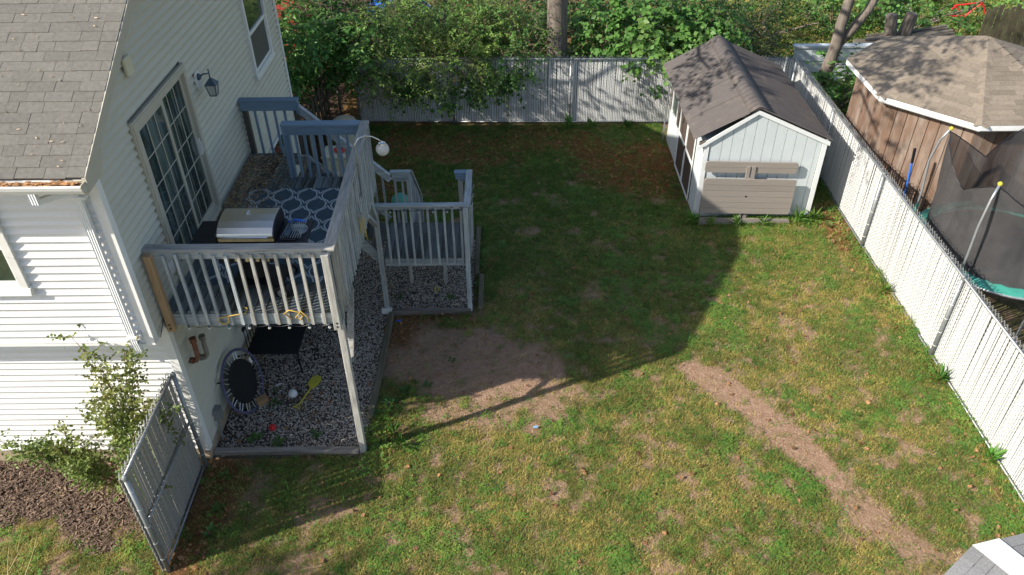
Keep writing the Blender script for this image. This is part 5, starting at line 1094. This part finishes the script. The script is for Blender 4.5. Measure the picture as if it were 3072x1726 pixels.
# rose bush by the front wall
rbush = thing('rose_bush', (-1.0, .1, 0), 'sprawling rose bush with reddish canes against the white front wall', 'bush')
random.seed(12); cn = MB(); TP = []; TD = []
canes = [((-.95, .15, 0), (-.62, .12, 1.4), (-.7, -.02, 2.55)), ((-.95, .1, 0), (-.5, .05, 1.0), (-.25, -.05, 1.7)), ((-1.0, .1, 0), (-.75, .1, 1.2), (-.55, .0, 2.3)), ((-1.05, .1, 0), (-1.4, .0, .8), (-1.95, -.1, 1.0)), ((-1.0, .05, 0), (-1.2, -.1, .9), (-1.6, -.1, 1.35)),
         ((-.9, .05, 0), (-.6, -.2, .9), (-.3, -.3, 1.35)), ((-.9, .0, 0), (-.7, -.35, .8), (-.45, -.5, 1.05)), ((-.95, .0, 0), (-1.1, -.3, .7), (-1.35, -.4, .9)), ((-.9, .1, 0), (-.35, .05, .9), (-.2, .0, 1.35)), ((-.95, .1, 0), (-.85, -.1, 1.1), (-.8, -.15, 1.75)), ((-1, .1, 0), (-1.6, .05, .6), (-2.2, .0, .9)), ((-.85, 0, 0), (-.5, -.35, .6), (-.3, -.6, .75)), ((-.9, .1, 0), (-.6, .1, 1.7), (-.35, .05, 2.5))]
for rep in range(3):
    for a_, b_, c in canes:
        if rep and c[2] > 1.9 and rep > 1: continue
        j = lambda p, s_: Vector(p)+Vector((random.gauss(0, s_), random.gauss(0, s_*.6), random.gauss(0, s_)))
        A_, B_, C_ = j(a_, .05), j(b_, .12), j(c, .16 if rep else .05); pts = []
        for A2_ in (A_, B_, C_): A2_.y = min(A2_.y, .38)
        for i in range(13): t = i/12; pts.append(A_*(1-t)**2+B_*2*t*(1-t)+C_*t*t)
        cn.tube(pts, [.011*(1-.7*i/12) for i in range(13)], 5)
        for i in range(5, 13):
            for q in range(7 if i < 11 else 5): TP.append(pts[i]+Vector((random.gauss(0, .05), random.gauss(0, .05), random.gauss(0, .05)))); TD.append((random.gauss(0, 1), random.gauss(0, .7), random.gauss(.2, .7)))
cn.build('canes', mat('cane', (.2, .11, .07), var=.3, bump=.1), rbush, smooth=True)
TP = np.array(TP); TD = unit(np.array(TD)); nl = 6; tt_ = (np.arange(nl)+.4)/nl; tl = g1.uniform(.08, .22, len(TP))
base = TP[:, None]+TD[:, None]*(tl[:, None]*tt_)[..., None]; base = base.reshape(-1, 3); base[:, 1] = np.minimum(base[:, 1], .46); c = len(base)
link('foliage', leaf_mesh('foliage', base, unit(np.repeat(TD, nl, 0)+g1.normal(size=(c, 3))*.8), unit(g1.normal(size=(c, 3))*.5+np.array([0, -.3, 1])), g1.uniform(.035, .06, c), g1.uniform(.03, .045, c), 'leaf_rose'), rbush)
# small tree out of view on the lower left that shades the near grass
tree('ornamental_tree', (-6.1, -5.0, 0), [(-6.0, -4.98, 5.0, .85, .8, .8)], 'small round-crowned tree at the front corner of the plot', 'tree', 'leaf_c', g1, trunk=lambda o: limb(o, (-6.1, -5, -.1), (-6.0, -5, 5.1), .1, .03, wob=.03), per=26, leaf=(.09, .06), nl=12)
o = MB(); random.seed(77)
for i in range(6): limb(o, (-2.3+.12*i, -1.9, .0), (-2.2+.13*i+random.uniform(-.3, .1), -1.25+random.uniform(-.2, .35), .55+random.uniform(-.1, .25)), .012, .004, n=5)
tag(o.build('bare_stems', 'twig_yellow', None, smooth=True), 'bare arching stems rising in the lower left corner', 'stems')

# ------------------------------------------------------------------ scattered stuff (geometry-node instances)
def scatter(name, P, rot, scl, idx, srcs, label, kind='stuff', cat=None):
    me_ = bpy.data.meshes.new(name+'_points'); me_.vertices.add(len(P)); me_.vertices.foreach_set('co', np.asarray(P, np.float32).ravel())
    a = me_.attributes.new('rot', 'FLOAT_VECTOR', 'POINT'); a.data.foreach_set('vector', np.asarray(rot, np.float32).ravel())
    a = me_.attributes.new('scl', 'FLOAT_VECTOR', 'POINT'); a.data.foreach_set('vector', np.asarray(scl, np.float32).ravel())
    a = me_.attributes.new('idx', 'INT', 'POINT'); a.data.foreach_set('value', np.asarray(idx, np.int32))
    o = link(name, me_); o['kind'] = kind; o['label'] = label
    if cat: o['category'] = cat
    sc_col = bpy.data.collections.new(name+'_sources')
    for i, (m_e, mm) in enumerate(srcs):
        m_e.materials.clear(); m_e.materials.append(M[mm]); so_ = bpy.data.objects.new('%s_source_%02d' % (name, i), m_e); sc_col.objects.link(so_)
    ng = bpy.data.node_groups.new(name+'_nodes', 'GeometryNodeTree'); ng.interface.new_socket('Geometry', in_out='INPUT', socket_type='NodeSocketGeometry'); ng.interface.new_socket('Geometry', in_out='OUTPUT', socket_type='NodeSocketGeometry')
    nd = ng.nodes; lk = ng.links; gi = nd.new('NodeGroupInput'); go = nd.new('NodeGroupOutput'); ci = nd.new('GeometryNodeCollectionInfo'); ci.inputs['Collection'].default_value = sc_col; ci.inputs['Separate Children'].default_value = True; ci.inputs['Reset Children'].default_value = True
    ip = nd.new('GeometryNodeInstanceOnPoints'); ip.inputs['Pick Instance'].default_value = True
    def na(n_, dt): x_ = nd.new('GeometryNodeInputNamedAttribute'); x_.data_type = dt; x_.inputs['Name'].default_value = n_; return x_.outputs['Attribute']
    e2r = nd.new('FunctionNodeEulerToRotation'); lk.new(na('rot', 'FLOAT_VECTOR'), e2r.inputs[0])
    lk.new(gi.outputs[0], ip.inputs['Points']); lk.new(ci.outputs[0], ip.inputs['Instance']); lk.new(na('idx', 'INT'), ip.inputs['Instance Index']); lk.new(e2r.outputs[0], ip.inputs['Rotation']); lk.new(na('scl', 'FLOAT_VECTOR'), ip.inputs['Scale']); lk.new(ip.outputs[0], go.inputs[0])
    md = o.modifiers.new('scatter', 'NODES'); md.node_group = ng; return o
def tuft(seed, n, h, sp, wd, lean):
    r_ = np.random.default_rng(seed); b = MB()
    for i in range(n):
        a = r_.uniform(0, 6.283); d = np.array([math.cos(a), math.sin(a), 0]); s_ = np.array([-d[1], d[0], 0]); p = np.append(r_.normal(0, sp, 2), -.005); hh = h*r_.uniform(.5, 1.2); le = lean*r_.uniform(.3, 1.4)*hh; w_ = wd*r_.uniform(.7, 1.2)
        m1 = p+d*le*.35+[0, 0, hh*.6]; tp_ = p+d*le+[0, 0, hh*r_.uniform(.75, 1)]
        b.add([p-s_*w_/2, p+s_*w_/2, m1+s_*w_*.45, m1-s_*w_*.45, tp_], [(0, 1, 2, 3), (3, 2, 4)])
    return b.mesh('tuft')
def clov(seed, n):
    r_ = np.random.default_rng(seed); b = MB()
    for i in range(n):
        p = np.append(r_.normal(0, .04, 2), r_.uniform(.015, .045)); a0 = r_.uniform(0, 6.28)
        for q in range(3):
            a = a0+q*2.09; d = np.array([math.cos(a), math.sin(a), .15]); s_ = np.array([-d[1], d[0], 0]); l_ = r_.uniform(.012, .02)
            b.add([p, p+d*l_*.6+s_*l_*.45, p+d*l_, p+d*l_*.6-s_*l_*.45], [(0, 1, 2, 3)])
    return b.mesh('clover')
ARE = [(-3.6, -2.6, 11.44, 11.4)]
NG = 200000
gx_ = g1.uniform(-3.6, 11.42, NG); gy_ = g1.uniform(-2.6, 11.45, NG)
so_ = soil_map(gx_, gy_); li = litter_map(gx_, gy_); mu = mulch_map(gx_, gy_)
den = (1-.97*so_)*(1-.86*li)*(1-.97*mu)*(.55+.9*fbm(gx_, gy_, 3.5, 41))
inb = ((gx_ > -.03) & (gx_ < 2.24) & (gy_ > .58) & (gy_ < 6.0)) | ((gx_ < 3.72) & (gx_ > 0) & (gy_ > 3.86) & (gy_ < 6.2)) | ((gx_ < 0) & (gy_ > .5)) | ((gx_ > 8.25) & (gx_ < 10.72) & (gy_ > 6.97))
keep = (g1.random(NG) < den) & ~inb
x_, y_ = gx_[keep], gy_[keep]; n_ = len(x_)
yel = fbm(x_, y_, 1.1, 55)+.25*(fbm(x_, y_, 4, 56)-.5); pz = (fbm(x_, y_, .8, 5)-.5)*.05-.01
sunlit_front = 1-sstep(3.5, 8.5, y_)             # sunlit front blades painted yellower and more olive, shaded back greener
r_ = g1.random(n_); idx = np.where(r_ < .12+.62*sstep(.40, .62, yel)*(.2+.8*sunlit_front), 4+g1.integers(0, 2, n_), np.where(g1.random(n_) < .12+.62*sunlit_front, 9+g1.integers(0, 2, n_), g1.integers(0, 4, n_)))
idx = np.where(g1.random(n_) < .07+.45*sstep(.60, .68, fbm(x_, y_, 1.7, 61)), 6+g1.integers(0, 2, n_), idx)
idx = np.where(g1.random(n_) < .012, 8, idx)
scl = g1.uniform(.65, 1.2, n_)*(.75+.4*fbm(x_, y_, 2.2, 71))
edge = (x_ > 11.25) | ((y_ < 7.05) & (y_ > 6.75) & (x_ > 8.0) & (x_ < 10.9)) | ((np.abs(x_-2.35) < .15) & (y_ < 1.6) & (y_ > .3)); scl = np.where(edge, scl*1.9, scl)
srcs = [(tuft(s_, 16, .055, .032, .0052, .9), 'grass_g') for s_ in (1, 2, 3)]+[(tuft(4, 12, .075, .03, .006, .9), 'grass_g')]+[(tuft(s_, 14, .05, .034, .0052, 1.1), 'grass_y') for s_ in (5, 6)]+[(clov(s_, 12), 'clover') for s_ in (7, 8)]+[(tuft(9, 11, .12, .028, .0065, .8), 'grass_g')]+[(tuft(s_, 15, .052, .033, .0054, 1.), 'grass_sunlit') for s_ in (14, 15)]
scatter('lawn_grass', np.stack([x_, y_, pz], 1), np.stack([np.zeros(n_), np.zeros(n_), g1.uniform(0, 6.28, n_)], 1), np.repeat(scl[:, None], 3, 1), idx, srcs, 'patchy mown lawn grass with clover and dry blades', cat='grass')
# neighbour's ground cover beyond the fences
n2 = 16000; x_ = g1.uniform(9.5, 22, n2); y_ = g1.uniform(11.8, 23, n2)
scatter('far_yard_grass', np.stack([x_, y_, np.zeros(n2)], 1), np.stack([np.zeros(n2), np.zeros(n2), g1.uniform(0, 6.28, n2)], 1), np.repeat(g1.uniform(1.5, 3, (n2, 1)), 3, 1), (g1.random(n2) < .25).astype(int), [(tuft(21, 14, .05, .04, .007, 1), 'grass_g'), (tuft(22, 14, .05, .04, .007, 1), 'grass_y')], 'rough grass in the neighbouring far yard', cat='grass')
# gravel
def stone(seed):
    r_ = random.Random(seed); b = MB(); b.sphere((0, 0, 0), 1, 6, 4); b.v = [(p[0]*(1+r_.uniform(-.3, .25)), p[1]*.75*(1+r_.uniform(-.3, .25)), p[2]*.5*(1+r_.uniform(-.2, .2))) for p in b.v]; return b.mesh('stone')
n3 = 46000; x_ = g1.uniform(0.02, 3.7, n3); y_ = g1.uniform(.68, 6.2, n3); k = ((x_ < 2.2) | (y_ > 3.93)) & (g1.random(n3) < .35+.9*fbm(x_, y_, 1.6, 91)+.3*sstep(.8, 2, x_)); x_, y_ = x_[k], y_[k]; n3 = len(x_)
scatter('gravel', np.stack([x_, y_, g1.uniform(.012, .024, n3)], 1), g1.uniform(-.5, 6.28, (n3, 3))*np.array([.12, .12, 1]), np.repeat(g1.uniform(.008, .0185, (n3, 1)), 3, 1), g1.integers(0, 4, n3), [(stone(i), 'pebble') for i in range(4)], 'grey and white gravel spread under the deck', cat='gravel')
# mulch chips
def chipm(seed):
    r_ = random.Random(seed); l_ = r_.uniform(.8, 1.3); w_ = r_.uniform(.15, .3); return MB().hexa([(-l_, -w_, 0), (l_, -w_*.6, 0), (l_*.9, w_, 0), (-l_*.9, w_*.8, 0)], [(-l_, -w_, .14), (l_, -w_*.6, .1), (l_*.9, w_, .16), (-l_*.9, w_*.8, .1)]).mesh('chip')
n4 = 13000; x_ = g1.uniform(-4, -.08, n4); y_ = g1.uniform(-1.2, .52, n4); k = g1.random(n4) < mulch_map(x_, y_)*.95; x_, y_ = x_[k], y_[k]; n4 = len(x_)
scatter('mulch', np.stack([x_, y_, g1.uniform(.0, .03, n4)], 1), np.stack([g1.normal(0, .25, n4), g1.normal(0, .25, n4), g1.uniform(0, 6.28, n4)], 1), np.repeat(g1.uniform(.012, .036, (n4, 1)), 3, 1), g1.integers(0, 4, n4), [(chipm(i), 'chip') for i in range(4)], 'brown shredded bark mulch in front of the house', cat='mulch')
# fallen leaves and bits of straw
def oakleaf(seed):
    r_ = random.Random(seed); b = MB(); pts = []; kk = 9
    for i in range(kk): f = i/(kk-1); w_ = .36*math.sin(math.pi*min(.98, f+.04))*(1.25 if i % 2 else .6); pts.append((f-.5, w_, .12*math.sin(f*4+seed)+r_.uniform(-.05, .12)))
    lo = [(p[0], -p[1], p[2]+r_.uniform(-.05, .1)) for p in pts]
    for i in range(kk-1): b.add([pts[i], pts[i+1], lo[i+1], lo[i]], [(0, 3, 2, 1)])
    return b.mesh('leaf')
n5 = 17000; x_ = g1.uniform(-.0, 11.4, n5); y_ = g1.uniform(-2, 11.4, n5)
edge = (1-sstep(0, .5, np.abs(x_-11.3)))*.7+(1-sstep(0, .5, segd(x_, y_, [(2.4, 3.0, .1), (2.6, 3.8, .1), (3.6, 3.78, .0)])))+.7*(1-sstep(0, .4, segd(x_, y_, [(.15, -1.3, .1), (.2, .5, .1), (.1, 2, .05)])))
grv = ((x_ < 2.2) & (y_ > .7) & (y_ < 5))*.3*sstep(.45, .65, fbm(x_, y_, 1.8, 95))
k = (g1.random(n5) < .05+grv+.45*litter_map(x_, y_)+.6*edge) & ~((x_ > 8.25) & (x_ < 10.75) & (y_ > 6.9)); x_, y_ = x_[k], y_[k]; n5 = len(x_)
scatter('fallen_leaves', np.stack([x_, y_, np.full(n5, .022)], 1), np.stack([g1.normal(0, .3, n5), g1.normal(0, .3, n5), g1.uniform(0, 6.28, n5)], 1), np.repeat(g1.uniform(.03, .095, (n5, 1)), 3, 1), g1.integers(0, 3, n5), [(oakleaf(i), 'dead_leaf') for i in range(3)], 'dry brown oak leaves scattered over lawn and soil', cat='leaves')
n6 = 16000; x_ = g1.uniform(2.3, 11.4, n6); y_ = g1.uniform(-2.5, 11.3, n6); k = (g1.random(n6) < .08+.55*soil_map(x_, y_)+.4*litter_map(x_, y_)) & ~((x_ > 8.25) & (x_ < 10.75) & (y_ > 6.9)); x_, y_ = x_[k], y_[k]; n6 = len(x_)
scatter('straw_bits', np.stack([x_, y_, np.full(n6, .012)], 1), np.stack([g1.normal(0, .1, n6), g1.normal(0, .1, n6), g1.uniform(0, 6.28, n6)], 1), np.stack([g1.uniform(.01, .035, n6), np.full(n6, .009), np.full(n6, .02)], 1), g1.integers(0, 2, n6), [(chipm(31), 'straw'), (chipm(32), 'straw')], 'pale seeds and straw bits strewn over soil and lawn', cat='straw')
mat('crumb', (.30, .19, .125), rough=.95, var=.2, bump=.2, objvar=.5)
n9 = 60000; x_ = g1.uniform(2.3, 11.3, n9); y_ = g1.uniform(-2.3, 6.5, n9); k = (g1.random(n9) < .55*soil_map(x_, y_)**2); x_, y_ = x_[k], y_[k]; n9 = len(x_); sz = .004+.012*g1.random(n9)**3
scatter('soil_crumbs', np.stack([x_, y_, (fbm(x_, y_, .8, 5)-.5)*.05-.008], 1), g1.uniform(0, 6.28, (n9, 3))*np.array([.2, .2, 1]), np.repeat(sz[:, None], 3, 1), g1.integers(0, 4, n9), [(stone(60+i), 'crumb') for i in range(4)], 'clods and grit on the bare trodden earth', cat='soil')
# leaf debris on the deck and roof seeds
n7 = 2600; x_ = np.abs(g1.normal(0, .35, n7))+.05; y_ = g1.uniform(2.6, 4.7, n7); k = (x_ < 1.9) & (y_ < 4.75); x_, y_ = x_[k], y_[k]; n7 = len(x_)
scatter('deck_debris', np.stack([x_, y_, np.full(n7, DZ+.012)], 1), np.stack([np.zeros(n7), np.zeros(n7), g1.uniform(0, 6.28, n7)], 1), np.repeat(g1.uniform(.01, .03, (n7, 1)), 3, 1), g1.integers(0, 2, n7), [(chipm(41), 'dead_leaf'), (chipm(42), 'straw')], 'leaf crumbs and needles on the deck boards by the wall', cat='debris')
n8 = 60; u_ = g1.uniform(-2.4, .1, n8); v_ = g1.uniform(.1, 2.2, n8); pp = np.array([list(P0+d1*float(b)+nrm*.024+Vector((float(a), 0, 0))) for a, b in zip(u_, v_)])
scatter('roof_seeds', pp, np.stack([np.full(n8, math.atan(SL)), np.zeros(n8), g1.uniform(0, 6.28, n8)], 1), np.repeat(g1.uniform(.014, .024, (n8, 1)), 3, 1), np.zeros(n8, int), [(chipm(51), mat('seed', (.6, .45, .3), bump=0, objvar=.2).name)], 'pale winged seeds lying on the grey roof shingles', cat='seeds')
# weeds one could pick
WD = 'weeds growing at edges'
def weed(p_, s_, lb, n=16, m='weed', tall=0):
    r_ = g1; o_ = tag(link('weed', None, None, (p_[0], p_[1], 0)), lb, 'weed', WD)
    a = r_.uniform(0, 6.28, n); D = np.stack([np.cos(a), np.sin(a), r_.uniform(.1, 1.+tall, n)], 1); P = np.zeros((n, 3))+np.array([p_[0], p_[1], .01])+np.stack([np.cos(a), np.sin(a), np.zeros(n)], 1)*.02+np.array([0, 0, 1])*r_.uniform(0, s_*.6, n)[:, None]
    link('leaves', leaf_mesh('leaves', P, D, np.array([0, 0, 1.])+r_.normal(size=(n, 3))*.2, r_.uniform(.6, 1.2, n)*s_, r_.uniform(.25, .5, n)*s_*(.4 if tall else 1), m), o_)
    MB().tube([(p_[0], p_[1], -.01), (p_[0], p_[1], s_*.5)], .004, 4).build('stem', 'twig', o_)
for i, (x_, y_, s_, lb) in enumerate([(.66, 1.62, .09, 'broad-leaved weed on gravel beside the tan brick'), (.62, 1.95, .06, 'small weed on gravel between trampoline and white ball'), (2.32, 4.3, .1, 'weed sprouting under the landing near its left post'), (3.3, 4.25, .1, 'weed sprouting in gravel under the landing right side'), (1.9, 1.75, .07, 'small weed in gravel left of the deck leg'), (1.45, .95, .12, 'grassy weed tuft at the front gravel edge'), (.9, .8, .12, 'weed tuft between red ball and front timber'), (.55, .85, .13, 'spiky weed near the house corner on gravel'), (3.78, 4.65, .09, 'weed against the dark timber right of landing'), (3.8, 5.3, .1, 'weed beside the timber behind the landing post'), (2.7, 1.85, .11, 'weed on bare earth by the long timber'), (3.05, 2.0, .09, 'weed on bare earth right of the long timber'), (3.4, 2.6, .07, 'tiny weed in the middle of the bare earth'), (2.5, 1.55, .16, 'leafy weed clump at the end of the long timber'), (2.6, 6.7, .16, 'broad leafy weed behind the landing'), (2.95, 6.9, .14, 'leafy weed behind the landing near its stair'), (.35, -.35, .1, 'leafy weed beside the front fence panel'), (.3, .2, .1, 'leafy weed by the house foundation corner'), (.35, -.75, .12, 'weed near the lower end of the front fence panel'), (8.1, 8.2, .1, 'weed at the shed door threshold'), (11.15, 7.15, .11, 'weed in the gap between shed and right fence'), (11.0, 6.6, .1, 'yellow-green weed at the fence foot near the shed')]): weed((x_, y_), s_, lb)
for i, (x_, y_, s_, lb) in enumerate([(2.62, .95, .2, 'long grass tuft right of the deck leg'), (2.75, .72, .2, 'second long grass tuft right of the deck leg'), (8.2, 6.75, .24, 'long grass tuft at the shed front left corner'), (8.55, 6.62, .2, 'long grass in front of the lower bench, left'), (9.1, 6.6, .2, 'long grass in front of the lower bench, middle'), (9.65, 6.62, .2, 'long grass in front of the lower bench, right'), (10.4, 6.75, .24, 'long grass at the shed front right corner'), (10.75, 6.8, .24, 'long grass between shed corner and right fence'), (5.9, 11.2, .3, 'tall grass clump at the foot of the back fence'), (6.5, 11.25, .22, 'tall weed at the foot of the back fence beside the post'), (7.4, 11.2, .2, 'tall weed at the back fence near the shed'), (11.3, 4.3, .2, 'grass tuft at the right fence below its second post'), (11.3, 2.0, .22, 'grass tuft at the right fence lower part'), (11.3, .35, .24, 'grass tuft at the right fence near the bottom edge')]): weed((x_, y_), s_, lb, n=26, m='grass_g', tall=2.2)
